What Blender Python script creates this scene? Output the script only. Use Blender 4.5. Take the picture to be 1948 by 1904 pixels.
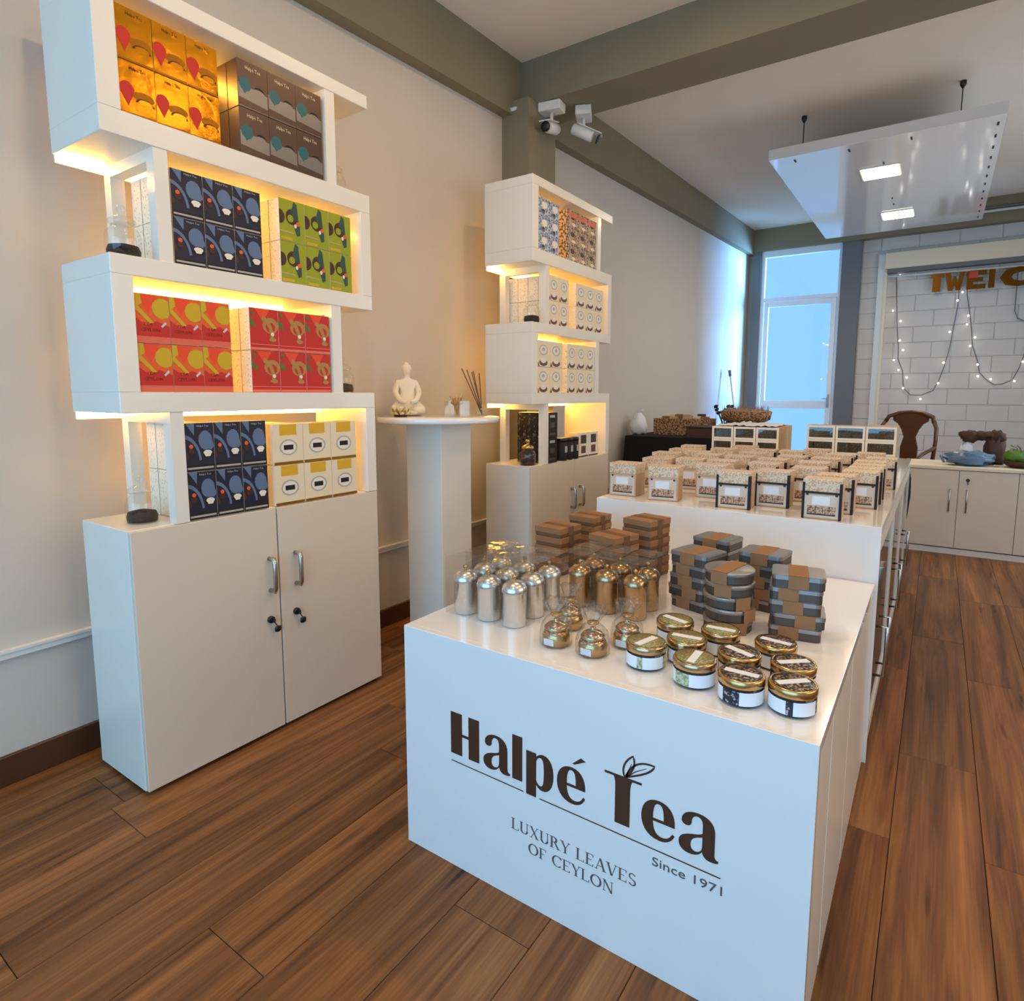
import bpy, bmesh, math, random
from mathutils import Vector, Matrix, noise
random.seed(7)
for o in list(bpy.data.objects): bpy.data.objects.remove(o)
S = bpy.context.scene; COL = S.collection
PI = math.pi
# ------------------------------------------------------------ camera
YAW, PITCH, ROLL, FPX = 0.5959, -0.1175, 0.0011, 1170.67
W_, H_, PX, PY = 1948.0, 1904.0, 987.06, 887.41
cam = bpy.data.cameras.new('camera'); co = bpy.data.objects.new('camera', cam); COL.objects.link(co)
f = Vector((-math.sin(YAW)*math.cos(PITCH), math.cos(YAW)*math.cos(PITCH), math.sin(PITCH)))
r = Vector((math.cos(YAW), math.sin(YAW), 0)); u = r.cross(f)
r2 = r*math.cos(ROLL)+u*math.sin(ROLL); u2 = u*math.cos(ROLL)-r*math.sin(ROLL)
co.matrix_world = Matrix(((r2.x,u2.x,-f.x,2.425),(r2.y,u2.y,-f.y,-0.5892),(r2.z,u2.z,-f.z,1.2614),(0,0,0,1)))
cam.sensor_fit = 'HORIZONTAL'; cam.sensor_width = 36; cam.lens = FPX/W_*36
cam.shift_x = -(PX-W_/2)/W_; cam.shift_y = (PY-H_/2)/W_
cam.clip_start = .02; cam.clip_end = 200
S.camera = co
# ------------------------------------------------------------ world, exposure, large lights
wd = bpy.data.worlds.new('sky'); S.world = wd; wd.use_nodes = True
wb = wd.node_tree.nodes['Background']; wb.inputs[0].default_value = (.28,.60,1,1); wb.inputs[1].default_value = 1.2
S.view_settings.view_transform = 'Standard'; S.view_settings.look = 'None'
S.view_settings.exposure = 0.0; S.view_settings.gamma = 1; S.view_settings.use_curve_mapping = False
def area(name, loc, target, sx, sy, power, color, spread=PI):
    l = bpy.data.lights.new(name, 'AREA'); l.shape = 'RECTANGLE'; l.size = sx; l.size_y = sy; l.energy = power; l.color = color; l.spread = spread
    o = bpy.data.objects.new(name, l); COL.objects.link(o); o.location = loc
    o.rotation_euler = (Vector(target)-Vector(loc)).to_track_quat('-Z','Y').to_euler(); return o
FRONT_P, BACK_P, DOWN_P = 88, 5200, 11
S.cycles.transparent_max_bounces = 40
area('shopfront_daylight', (2.1,-2.62,1.35), (2.1,5,1.3), 3.9, 2.3, FRONT_P, (.26,.62,1.0))
area('rear_daylight', (5.0,12.6,2.2), (0.3,8.6,2.0), 4.0, 3.4, BACK_P, (.19,.50,1.0))
# ------------------------------------------------------------ materials
def new_mat(name):
    m = bpy.data.materials.new(name); m.use_nodes = True
    return m, m.node_tree.nodes, m.node_tree.links, m.node_tree.nodes['Principled BSDF']
def lin(c): return tuple(((x/255)/12.92 if x/255 <= .04045 else ((x/255+.055)/1.055)**2.4) for x in c)
def mat(name, c, rough=.5, metal=0, bump=0, bscale=40, var=0, vscale=3, coat=0, spec=.5, emit=0, ecol=None):
    m, N, L, b = new_mat(name); c = lin(c)
    b.inputs['Base Color'].default_value = (*c,1); b.inputs['Roughness'].default_value = rough; b.inputs['Metallic'].default_value = metal
    b.inputs['Coat Weight'].default_value = coat; b.inputs['Coat Roughness'].default_value = .08; b.inputs['Specular IOR Level'].default_value = spec
    if emit:
        b.inputs['Emission Color'].default_value = (*(ecol or c),1); b.inputs['Emission Strength'].default_value = emit
    if var or bump:
        tc = N.new('ShaderNodeTexCoord')
    if var:
        n = N.new('ShaderNodeTexNoise'); n.inputs['Scale'].default_value = vscale; n.inputs['Detail'].default_value = 5; L.new(tc.outputs['Object'], n.inputs['Vector'])
        mx = N.new('ShaderNodeMix'); mx.data_type = 'RGBA'; mx.inputs[6].default_value = (*[x*(1-var) for x in c],1); mx.inputs[7].default_value = (*[min(1,x*(1+var)) for x in c],1)
        L.new(n.outputs['Fac'], mx.inputs[0]); L.new(mx.outputs[2], b.inputs['Base Color'])
    if bump:
        n2 = N.new('ShaderNodeTexNoise'); n2.inputs['Scale'].default_value = bscale; n2.inputs['Detail'].default_value = 4; L.new(tc.outputs['Object'], n2.inputs['Vector'])
        bp = N.new('ShaderNodeBump'); bp.inputs['Strength'].default_value = bump; bp.inputs['Distance'].default_value = .002; L.new(n2.outputs['Fac'], bp.inputs['Height']); L.new(bp.outputs[0], b.inputs['Normal'])
    return m
def film(name, tint=(1,1,1), refl=.12, rough=.06, bump=.0, bscale=30):
    m, N, L, b = new_mat(name); N.remove(b); out = N['Material Output']
    t = N.new('ShaderNodeBsdfTransparent'); t.inputs[0].default_value = (*tint,1)
    g = N.new('ShaderNodeBsdfGlossy'); g.inputs['Roughness'].default_value = rough
    lw = N.new('ShaderNodeLayerWeight'); lw.inputs[0].default_value = .5; fr = N.new('ShaderNodeMath'); fr.operation = 'POWER'; fr.inputs[1].default_value = 4.0; L.new(lw.outputs['Facing'], fr.inputs[0])
    ad = N.new('ShaderNodeMath'); ad.operation = 'MULTIPLY_ADD'; ad.inputs[1].default_value = .4; ad.inputs[2].default_value = .02+refl*.2; ad.use_clamp = True
    mx = N.new('ShaderNodeMixShader'); L.new(fr.outputs[0], ad.inputs[0]); L.new(ad.outputs[0], mx.inputs[0]); L.new(t.outputs[0], mx.inputs[1]); L.new(g.outputs[0], mx.inputs[2]); L.new(mx.outputs[0], out.inputs[0])
    if bump:
        tc = N.new('ShaderNodeTexCoord'); n2 = N.new('ShaderNodeTexNoise'); n2.inputs['Scale'].default_value = bscale; L.new(tc.outputs['Object'], n2.inputs['Vector'])
        bp = N.new('ShaderNodeBump'); bp.inputs['Strength'].default_value = bump; bp.inputs['Distance'].default_value = .01; L.new(n2.outputs['Fac'], bp.inputs['Height']); L.new(bp.outputs[0], g.inputs['Normal']); L.new(bp.outputs[0], lw.inputs['Normal'])
    return m
def wood_mat():
    m, N, L, b = new_mat('floor_wood')
    tc = N.new('ShaderNodeTexCoord'); oi = N.new('ShaderNodeObjectInfo'); mp = N.new('ShaderNodeMapping'); mp.inputs['Scale'].default_value = (9,.55,1)
    L.new(tc.outputs['Object'], mp.inputs[0]); w = N.new('ShaderNodeMath'); w.operation = 'MULTIPLY'; w.inputs[1].default_value = 60; L.new(oi.outputs['Random'], w.inputs[0])
    n = N.new('ShaderNodeTexNoise'); n.noise_dimensions = '4D'; n.inputs['Scale'].default_value = 1.6; n.inputs['Detail'].default_value = 8; n.inputs['Roughness'].default_value = .62; n.inputs['Distortion'].default_value = .8
    L.new(mp.outputs[0], n.inputs['Vector']); L.new(w.outputs[0], n.inputs['W'])
    cr = N.new('ShaderNodeValToRGB'); e = cr.color_ramp.elements
    e[0].position = .28; e[0].color = (*lin((50,30,17)),1); e[1].position = .75; e[1].color = (*lin((168,118,70)),1)
    x = cr.color_ramp.elements.new(.42); x.color = (*lin((106,66,36)),1); x = cr.color_ramp.elements.new(.56); x.color = (*lin((138,90,50)),1)
    L.new(n.outputs['Fac'], cr.inputs[0])
    # fine grain
    mp2 = N.new('ShaderNodeMapping'); mp2.inputs['Scale'].default_value = (150,2.2,1); L.new(tc.outputs['Object'], mp2.inputs[0])
    n3 = N.new('ShaderNodeTexNoise'); n3.noise_dimensions = '4D'; n3.inputs['Scale'].default_value = 1; n3.inputs['Detail'].default_value = 3; L.new(mp2.outputs[0], n3.inputs['Vector']); L.new(w.outputs[0], n3.inputs['W'])
    hs = N.new('ShaderNodeHueSaturation'); L.new(cr.outputs[0], hs.inputs['Color'])
    v = N.new('ShaderNodeMath'); v.operation = 'MULTIPLY_ADD'; v.inputs[1].default_value = .34; v.inputs[2].default_value = .86; L.new(oi.outputs['Random'], v.inputs[0])
    v2 = N.new('ShaderNodeMath'); v2.operation = 'MULTIPLY_ADD'; v2.inputs[1].default_value = 1.1; v2.inputs[2].default_value = -.55; L.new(n3.outputs['Fac'], v2.inputs[0])
    v3 = N.new('ShaderNodeMath'); v3.operation = 'ADD'; L.new(v.outputs[0], v3.inputs[0]); L.new(v2.outputs[0], v3.inputs[1]); L.new(v3.outputs[0], hs.inputs['Value'])
    mp4 = N.new('ShaderNodeMapping'); mp4.inputs['Scale'].default_value = (26,2.6,1); L.new(tc.outputs['Object'], mp4.inputs[0])
    n4 = N.new('ShaderNodeTexNoise'); n4.noise_dimensions = '4D'; n4.inputs['Scale'].default_value = 1; n4.inputs['Detail'].default_value = 2; L.new(mp4.outputs[0], n4.inputs['Vector']); L.new(w.outputs[0], n4.inputs['W'])
    c4 = N.new('ShaderNodeValToRGB'); c4.color_ramp.elements[0].position = .66; c4.color_ramp.elements[0].color = (1,1,1,1); c4.color_ramp.elements[1].position = .76; c4.color_ramp.elements[1].color = (.30,.26,.24,1); L.new(n4.outputs['Fac'], c4.inputs[0])
    mk = N.new('ShaderNodeMix'); mk.data_type = 'RGBA'; mk.blend_type = 'MULTIPLY'; mk.inputs[0].default_value = 1; L.new(hs.outputs[0], mk.inputs[6]); L.new(c4.outputs[0], mk.inputs[7])
    L.new(mk.outputs[2], b.inputs['Base Color']); b.inputs['Roughness'].default_value = .45; b.inputs['Specular IOR Level'].default_value = .3
    bp = N.new('ShaderNodeBump'); bp.inputs['Strength'].default_value = .25; bp.inputs['Distance'].default_value = .001; L.new(n3.outputs['Fac'], bp.inputs['Height']); L.new(bp.outputs[0], b.inputs['Normal'])
    return m
def speckle_mat(name, a, c, scale, thr=.5, rough=.6, metal=0):
    m, N, L, b = new_mat(name); tc = N.new('ShaderNodeTexCoord'); v = N.new('ShaderNodeTexNoise'); v.inputs['Scale'].default_value = scale; v.inputs['Detail'].default_value = 3
    L.new(tc.outputs['Object'], v.inputs['Vector']); cr = N.new('ShaderNodeValToRGB'); e = cr.color_ramp.elements
    e[0].position = thr-.06; e[0].color = (*lin(a),1); e[1].position = thr+.06; e[1].color = (*lin(c),1); L.new(v.outputs['Fac'], cr.inputs[0]); L.new(cr.outputs[0], b.inputs['Base Color'])
    b.inputs['Roughness'].default_value = rough; b.inputs['Metallic'].default_value = metal; return m
M = dict(
 wood=wood_mat(), wall=mat('wall_paint',(206,197,184),.7,bump=.15,bscale=25,var=.03), ceil=mat('ceiling_paint',(240,228,212),.8,bump=.1,var=.03),
 beam=mat('beam_render',(134,123,98),.75,bump=.4,bscale=12,var=.1), block=mat('painted_block',(214,210,206),.7,bump=.5,bscale=35,var=.05,vscale=2), mortar=mat('block_joint',(200,196,190),.9),
 base=mat('skirting_wood',(78,44,24),.4,var=.3,vscale=9), rail=mat('rail_white',(226,222,214),.4), white=mat('white_laminate',(236,230,216),.28,coat=.15,bump=.02),
 gloss=mat('gloss_white_laminate',(240,236,230),.12,coat=.5), door=mat('door_laminate',(222,208,188),.38), seam=mat('dark_gap',(60,52,46),.8), cream=mat('cream_trim',(234,220,192),.5),
 steel=mat('brushed_steel',(190,188,182),.25,1), dark=mat('black_plastic',(24,22,22),.35), alu=mat('window_frame_paint',(232,236,240),.35), greyframe=mat('grey_post',(112,112,114),.6),
 brown=mat('logo_brown',(74,44,24),.45), logogrey=mat('logo_grey',(92,88,88),.5), led=mat('warm_led',(255,196,90),.5,emit=56,ecol=(1,.54,.08)), panelled=mat('panel_led',(255,244,225),.5,emit=16,ecol=(1,.86,.66)),
 bulb=mat('fairy_bulb',(255,250,240),.5,emit=9,ecol=(1,.95,.88)), cable=mat('cable_grey',(120,116,116),.6), gold=mat('gold_metal',(204,168,112),.24,1), foil=mat('gold_foil',(98,58,16),.35,1,bump=.6,bscale=30),
 silver=mat('silver_metal',(236,238,242),.26,1,bump=.05,bscale=8), champagne=mat('champagne_metal',(196,166,128),.22,1), tinlid=mat('tin_silver',(158,154,150),.42,.8,var=.1,vscale=20), tinbody=mat('tin_grey',(92,84,78),.5,.6),
 kraft=mat('kraft_card',(148,106,68),.8,var=.12,vscale=15,bump=.2), kraftd=mat('kraft_card_dark',(112,76,46),.8,var=.12,vscale=15), tea=speckle_mat('dry_tea',(14,9,7),(50,32,22),260,.5,.9), potp=speckle_mat('loose_tea_green',(34,26,20),(88,84,60),180,.55,.8),
 glass=film('clear_glass',(.97,.98,.97),.18,.02), pvc=film('clear_pvc',(.95,.94,.92),.2,.05,.3,18), cello=film('cellophane',(.93,.92,.9),.35,.1,1.0,60), pane=film('window_pane',(.96,.98,1),.05,.01), bag=film('plastic_bag',(.8,.78,.76),.5,.3,1.0,40),
 label=mat('paper_label',(232,234,238),.6), marbled=mat('plaster_white',(238,226,206),.6), blackcloth=mat('black_cloth',(12,10,14),.9,bump=.5,bscale=20), wicker=speckle_mat('wicker',(96,62,38),(186,142,98),70,.5,.8),
 chair=mat('brown_plastic',(92,56,34),.35), blue=mat('blue_plastic_bag',(96,124,152),.35,var=.4,vscale=12,bump=1,bscale=18), brownbag=mat('brown_fabric',(74,48,36),.8,bump=.6,bscale=20), green=mat('green_pouch',(88,128,36),.5,var=.2,vscale=20),
 red=mat('red_bow',(196,50,30),.4), fur=mat('beige_fluff',(170,138,116),.95,bump=1,bscale=60), stick=mat('reed_stick',(96,68,54),.7), mirrorglass=mat('dark_glass',(58,60,62),.06,coat=.3), panel=mat('panel_white',(232,228,222),.11,coat=.8,spec=.9))
# ------------------------------------------------------------ mesh building
class MB:
    def __init__(s): s.v=[]; s.f=[]; s.m=[]; s.mats=[]; s.sm=[]
    def mi(s, k):
        if k not in s.mats: s.mats.append(k)
        return s.mats.index(k)
    def add(s, vs, fs, k, smooth=False, T=None):
        n=len(s.v); s.v += [tuple(T@Vector(p)) if T else tuple(p) for p in vs]; i=s.mi(k)
        for q in fs: s.f.append([n+a for a in q]); s.m.append(i); s.sm.append(smooth)
        return s
    def box(s, x0,x1,y0,y1,z0,z1,k,T=None):
        vs=[(x0,y0,z0),(x1,y0,z0),(x1,y1,z0),(x0,y1,z0),(x0,y0,z1),(x1,y0,z1),(x1,y1,z1),(x0,y1,z1)]
        return s.add(vs,[(0,3,2,1),(4,5,6,7),(0,1,5,4),(1,2,6,5),(2,3,7,6),(3,0,4,7)],k,T=T)
    def cbox(s, x0,x1,y0,y1,z0,z1,k,c=.003,T=None):   # box with chamfered edges
        bm=bmesh.new(); bmesh.ops.create_cube(bm,size=1)
        for v in bm.verts: v.co=Vector((x0+(v.co.x+.5)*(x1-x0), y0+(v.co.y+.5)*(y1-y0), z0+(v.co.z+.5)*(z1-z0)))
        bmesh.ops.bevel(bm,geom=bm.edges[:],offset=c,segments=1,affect='EDGES')
        bm.verts.ensure_lookup_table(); s.add([v.co.copy() for v in bm.verts],[[v.index for v in q.verts] for q in bm.faces],k,T=T); bm.free(); return s
    def lathe(s, prof, k, n=24, T=None, smooth=True, cx=0, cy=0, wob=None):
        vs=[]; fs=[]
        for j,(rr,z) in enumerate(prof):
            for i in range(n):
                a=2*PI*i/n; q=rr*(wob(a,z) if wob else 1); vs.append((cx+q*math.cos(a),cy+q*math.sin(a),z))
        for j in range(len(prof)-1):
            for i in range(n): fs.append((j*n+i,j*n+(i+1)%n,(j+1)*n+(i+1)%n,(j+1)*n+i))
        if prof[0][0]>1e-6: fs.append(tuple(range(n-1,-1,-1)))
        if prof[-1][0]>1e-6: fs.append(tuple((len(prof)-1)*n+i for i in range(n)))
        return s.add(vs,fs,k,smooth,T)
    def tube(s, pts, rad, k, n=6, T=None, closed=False):
        pts=[Vector(p) for p in pts]; vs=[]; fs=[]; m=len(pts); up=None
        for i,p in enumerate(pts):
            t=(pts[(i+1)%m if closed else min(i+1,m-1)]-pts[(i-1)%m if closed else max(i-1,0)]).normalized()
            if up is None: up=Vector((0,0,1)) if abs(t.z)<.9 else Vector((1,0,0))
            a=t.cross(up).normalized(); b=a.cross(t).normalized(); up=b
            rr=rad[i] if isinstance(rad,(list,tuple)) else rad
            for j in range(n): vs.append(p+(a*math.cos(2*PI*j/n)+b*math.sin(2*PI*j/n))*rr)
        for i in range(m if closed else m-1):
            for j in range(n): fs.append((i*n+j,i*n+(j+1)%n,((i+1)%m)*n+(j+1)%n,((i+1)%m)*n+j))
        if not closed: fs += [tuple(range(n-1,-1,-1)),tuple((m-1)*n+j for j in range(n))]
        return s.add(vs,fs,k,True,T)
    def prism(s, poly, z0, z1, k, T=None, smooth=False):   # poly in xy extruded in z
        n=len(poly); vs=[(x,y,z0) for x,y in poly]+[(x,y,z1) for x,y in poly]
        fs=[tuple(range(n-1,-1,-1)),tuple(range(n,2*n))]+[(i,(i+1)%n,n+(i+1)%n,n+i) for i in range(n)]
        return s.add(vs,fs,k,smooth,T)
    def blob(s, c, r3, k, seed=0, amp=.15, sc=3, n=14, flat=None, T=None):
        vs=[]; fs=[]; m=n//2+2
        for i in range(m+1):
            th=PI*i/m
            for j in range(n):
                ph=2*PI*j/n; d=Vector((math.sin(th)*math.cos(ph),math.sin(th)*math.sin(ph),math.cos(th)))
                q=1+amp*noise.noise(d*sc+Vector((seed,seed*2,0)))*2
                z=c[2]+d.z*r3[2]*q
                if flat is not None: z=max(z,flat)
                vs.append((c[0]+d.x*r3[0]*q,c[1]+d.y*r3[1]*q,z))
        for i in range(m):
            for j in range(n): fs.append((i*n+j,(i+1)*n+j,(i+1)*n+(j+1)%n,i*n+(j+1)%n))
        return s.add(vs,fs,k,True,T)
    def mesh(s, name):
        me=bpy.data.meshes.new(name); me.from_pydata(s.v,[],s.f)
        for k in s.mats: me.materials.append(M[k])
        me.polygons.foreach_set('material_index',s.m); me.polygons.foreach_set('use_smooth',s.sm); me.update(); return me
    def obj(s, name, parent=None, loc=None, **kw): return link(name, s.mesh(name), parent, loc, **kw)
def link(name, data, parent=None, loc=None, label=None, cat=None, group=None, kind=None, rot=None):
    o=bpy.data.objects.new(name,data); COL.objects.link(o)
    if parent: o.parent=parent
    if loc is not None: o.location=loc
    if rot is not None: o.rotation_euler=rot
    for k,v in (('label',label),('category',cat),('group',group),('kind',kind)):
        if v: o[k]=v
    return o
def thing(name, loc, label, cat, group=None, rot=None): return link(name,None,None,loc,label,cat,group,None,rot)
def copy_tree(src, loc, label, group=None, rot=None):
    c=src.copy(); COL.objects.link(c); c.location=loc; c['label']=label
    if group: c['group']=group
    if rot is not None: c.rotation_euler=rot
    for ch in src.children:
        d=ch.copy(); COL.objects.link(d); d.parent=c
        for g in ch.children:
            e=g.copy(); COL.objects.link(e); e.parent=d
    return c
class Proto:   # first call moves the prototype, the next ones copy it
    def __init__(s, root): s.root=root; s.used=False
    def put(s, loc, label, group=None, rot=None):
        if not s.used:
            s.used=True; o=s.root; o.location=loc; o['label']=label
            if group: o['group']=group
            if rot is not None: o.rotation_euler=rot
            return o
        return copy_tree(s.root, loc, label, group, rot)
def circ(cx,cy,rx,ry=None,n=14,a0=0,a1=2*PI):
    ry=ry or rx; full=abs(a1-a0-2*PI)<1e-6; m=n if full else n+1
    return [(cx+rx*math.cos(a0+(a1-a0)*i/n),cy+ry*math.sin(a0+(a1-a0)*i/n)) for i in range(m)]
def arcband(cx,cy,r0,r1,a0,a1,n=10,e=1):
    o=circ(cx,cy,r1,r1*e,n,a0,a1); i=circ(cx,cy,r0,r0*e,n,a0,a1); return [(o[k],o[k+1],i[k+1],i[k]) for k in range(n)]
# text meshes
def text_mesh(txt, size, width=None, extr=0.0003, bold=0, res=2):
    cu=bpy.data.curves.new('t','FONT'); cu.body=txt; cu.size=size; cu.extrude=extr; cu.resolution_u=res; cu.offset=bold
    o=bpy.data.objects.new('t',cu); COL.objects.link(o); dg=bpy.context.evaluated_depsgraph_get(); me=bpy.data.meshes.new_from_object(o.evaluated_get(dg)); bpy.data.objects.remove(o)
    vs=[v.co.copy() for v in me.vertices]; fs=[list(p.vertices) for p in me.polygons]; bpy.data.meshes.remove(me)
    x0=min(v.x for v in vs); x1=max(v.x for v in vs); 
    sx=(width/(x1-x0)) if width else 1
    return [Vector(((v.x-x0)*sx,v.y,v.z)) for v in vs], fs
def spath(d, res=7):      # tiny svg path reader (M L C Z), y up
    toks=d.replace(',',' ').split(); out=[]; cur=None; i=0; cmd=None
    def num():
        nonlocal i; x=float(toks[i]); i+=1; return x
    while i<len(toks):
        if toks[i] in 'MLCZ': cmd=toks[i]; i+=1
        if cmd=='Z': continue
        if cmd=='M': cur=[(num(),num())]; out.append(cur); cmd='L'
        elif cmd=='L': cur.append((num(),num()))
        elif cmd=='C':
            p0=cur[-1]; p1=(num(),num()); p2=(num(),num()); p3=(num(),num())
            for k in range(1,res+1):
                t=k/res; s_=1-t; cur.append(tuple(s_**3*p0[a]+3*s_*s_*t*p1[a]+3*s_*t*t*p2[a]+t**3*p3[a] for a in (0,1)))
    return out
def glyph_mesh(paths, extr):
    cu=bpy.data.curves.new('g','CURVE'); cu.dimensions='2D'; cu.fill_mode='BOTH'; cu.extrude=extr
    for p in paths:
        if math.dist(p[0],p[-1])<1e-6: p=p[:-1]
        sp=cu.splines.new('POLY'); sp.points.add(len(p)-1)
        for i,(x,y) in enumerate(p): sp.points[i].co=(x,y,0,1)
        sp.use_cyclic_u=True
    o=bpy.data.objects.new('g',cu); COL.objects.link(o); dg=bpy.context.evaluated_depsgraph_get(); me=bpy.data.meshes.new_from_object(o.evaluated_get(dg)); bpy.data.objects.remove(o)
    r_=[v.co.copy() for v in me.vertices],[list(p.vertices) for p in me.polygons]; bpy.data.meshes.remove(me); return r_
# ============================================================ ROOM
XR, Y0, Y1 = 4.3, -2.7, 9.0
def ceil_z(y): return 3.25+.038*y
def beam_z(y): return 2.9+.04*y
fl=MB().box(-.15,XR+.15,Y0-.15,Y1+.2,-.2,-.012,'seam').obj('floor',kind='structure')
# planks: 0.22 wide, run along y
PM=MB().cbox(.0008,.2192,-.6492,.6492,-.012,0,'wood',.0012).mesh('plank')
PW=.22; x=.412-2*PW; ci=0; starts=[.1572,.787,.27,1.1,.46,.9]
while x<XR:
    off=(.1572 if ci==2 else (-.209 if ci==3 else random.uniform(0,1.3)))
    y=off-1.3*3
    while y<Y1:
        if y+1.3>-1.35:
            o=link('plank',PM,fl,(x,y+.65,0))
            if y+1.3>Y1: o.scale=(1,max(.05,(Y1-y)/1.3),1); o.location=(x,(y+Y1)/2,0)
            if x<0: o.scale=((x+PW)/PW,o.scale[1],1); o.location=(0,o.location[1],0)
        y+=1.3
    x+=PW; ci+=1
def sloped(name,x0,x1,y0,y1,zf0,zf1,k,**kw):   # bottoms / tops follow functions of y
    b=MB(); vs=[(x0,y0,zf0(y0)),(x1,y0,zf0(y0)),(x1,y1,zf0(y1)),(x0,y1,zf0(y1)),(x0,y0,zf1(y0)),(x1,y0,zf1(y0)),(x1,y1,zf1(y1)),(x0,y1,zf1(y1))]
    b.add(vs,[(0,3,2,1),(4,5,6,7),(0,1,5,4),(1,2,6,5),(2,3,7,6),(3,0,4,7)],k); return b.obj(name,kind='structure',**kw)
sloped('ceiling',-.15,XR+.15,Y0-.15,Y1+.2,ceil_z,lambda y:ceil_z(y)+.2,'ceil')
MB().box(-.15,0,Y0-.15,Y1+.2,-.2,3.9,'wall').obj('wall_left',kind='structure')
MB().box(XR,XR+.15,Y0-.15,Y1+.2,-.2,3.9,'wall').obj('wall_right',kind='structure')
area('side_fill', (XR-.03,5.6,1.65), (0,5.6,1.5), 2.6, 1.5, 42, (.66,.82,1.0))  # fill lamp added for an unseen side window, brightens the rear bay
area('side_fill', (XR-.03,1.3,1.65), (0,1.3,1.4), 2.0, 1.5, 20, (1,.88,.74))  # warm fill lamp added on the right to brighten the front bay
g=MB().box(XR-.02,XR-.001,.25,2.35,.85,.9,'alu').box(XR-.02,XR-.001,.25,2.35,2.4,2.45,'alu').box(XR-.02,XR-.001,.25,.3,.9,2.4,'alu').box(XR-.02,XR-.001,2.3,2.35,.9,2.4,'alu').obj('added_window_3',kind='structure')  # unseen frame on solid wall, added around the warm fill lamp
g=MB().box(XR-.02,XR-.001,4.25,6.95,.85,.9,'alu').box(XR-.02,XR-.001,4.25,6.95,2.4,2.45,'alu').box(XR-.02,XR-.001,4.25,4.3,.9,2.4,'alu').box(XR-.02,XR-.001,6.9,6.95,.9,2.4,'alu').obj('added_window_2',kind='structure')  # unseen frame on solid wall, added around the rear bay fill lamp
wf=MB().box(-.15,.1,Y0-.15,Y0,-.2,3.9,'wall').box(4.1,XR+.15,Y0-.15,Y0,-.2,3.9,'wall').box(.1,4.1,Y0-.15,Y0,2.6,3.9,'wall').box(.1,4.1,Y0-.15,Y0,-.2,.1,'wall').obj('wall_front',kind='structure')
g=MB().box(.1,.16,Y0-.1,Y0-.04,.1,2.6,'alu').box(4.04,4.1,Y0-.1,Y0-.04,.1,2.6,'alu').box(1.4,1.46,Y0-.1,Y0-.04,.1,2.6,'alu').box(2.75,2.81,Y0-.1,Y0-.04,.1,2.6,'alu').obj('window_1',kind='structure')
MB().box(.1,4.1,Y0-.08,Y0-.07,.1,2.6,'pane').obj('pane',g)
# back wall: opening for the glazed door at x .19..1.23
wbk=MB().box(-.15,.19,Y1,Y1+.2,-.2,3.9,'wall').box(.19,1.23,Y1,Y1+.2,3.34,3.9,'wall').box(1.23,XR+.15,Y1+.007,Y1+.2,-.2,3.9,'mortar').obj('wall_back',kind='structure')
BL=MB().cbox(.004,.416,-.03,.0,.004,.196,'block',.004).mesh('block')
BH=MB().cbox(.004,.206,-.03,.0,.004,.196,'block',.004).mesh('block_half')
rng=random.Random(3)
for row in range(16):
    z=.129+.2*row; x=1.46 if row%2==0 else 1.46+.21
    if row%2: link('block',BH,wbk,(1.46,Y1+.03,z))
    while x<3.75:
        o=link('block',BL,wbk,(x,Y1+.03-rng.uniform(0,.004),z)); x+=.42
MB().box(3.78,XR,Y1,Y1+.03,0,3.35,'block').box(1.46,3.78,Y1,Y1+.03,0,.129,'block').obj('wall_strip',wbk,kind='stuff')
# beams and columns
sloped('trim_1',0,.08,Y0,2.9,beam_z,lambda y:ceil_z(y)+.05,'beam')
sloped('trim_2',0,.08,3.24,Y1,beam_z,lambda y:ceil_z(y)+.05,'beam')
MB().box(0,XR,2.90,3.24,3.09,3.46,'beam').obj('trim_3',kind='structure')
MB().box(0,.2,2.79,3.12,0,3.089,'beam').obj('trim_4',kind='structure')
sloped('trim_5',0,XR,8.86,Y1,lambda y:3.285,lambda y:ceil_z(y)+.05,'beam')
MB().box(1.225,1.455,8.9,Y1,0,3.285,'greyframe').obj('trim_6',kind='structure')
MB().box(.08,.19,8.9,Y1,0,3.285,'greyframe').obj('trim_7',kind='structure')
MB().box(0,.018,Y0,2.79,.418,.446,'rail').box(.018,.024,Y0,2.79,.438,.446,'rail').obj('trim_8',kind='structure')
MB().box(0,.018,3.12,8.9,.418,.446,'rail').obj('trim_9',kind='structure')
MB().cbox(0,.016,Y0,2.79,0,.098,'base',.002).obj('baseboard_left',kind='structure')
MB().cbox(0,.016,3.12,8.9,0,.098,'base',.002).obj('baseboard_left_rear',kind='structure')
MB().tube([(1.3,8.84,3.47),(2.6,8.84,3.46),(4.2,8.84,3.45)],.012,'cable').tube([(2.6,8.83,3.42),(4.2,8.83,3.41)],.016,'rail').obj('trim_10',kind='structure')
# rear glazed door + transom light
d=MB().box(.19,.24,8.93,8.99,0,3.285,'alu').box(1.19,1.228,8.93,8.99,0,3.285,'alu').box(.24,1.19,8.93,8.99,2.575,2.63,'alu').box(.24,1.19,8.93,8.99,3.2,3.285,'alu').box(.24,1.19,8.93,8.99,0,.05,'alu').obj('door_1',kind='structure')
lf=MB().cbox(.25,.31,8.92,8.97,.05,2.57,'alu').cbox(1.12,1.185,8.92,8.97,.05,2.57,'alu').cbox(.31,1.12,8.92,8.97,2.5,2.57,'alu').cbox(.31,1.12,8.92,8.97,1.06,1.17,'alu').cbox(.31,1.12,8.92,8.97,.05,.2,'alu').obj('door_leaf',d)
MB().box(.31,1.12,8.94,8.948,1.17,2.5,'pane').obj('pane',lf); MB().box(.31,1.12,8.94,8.948,.2,1.06,'pane').obj('pane',lf)
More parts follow.
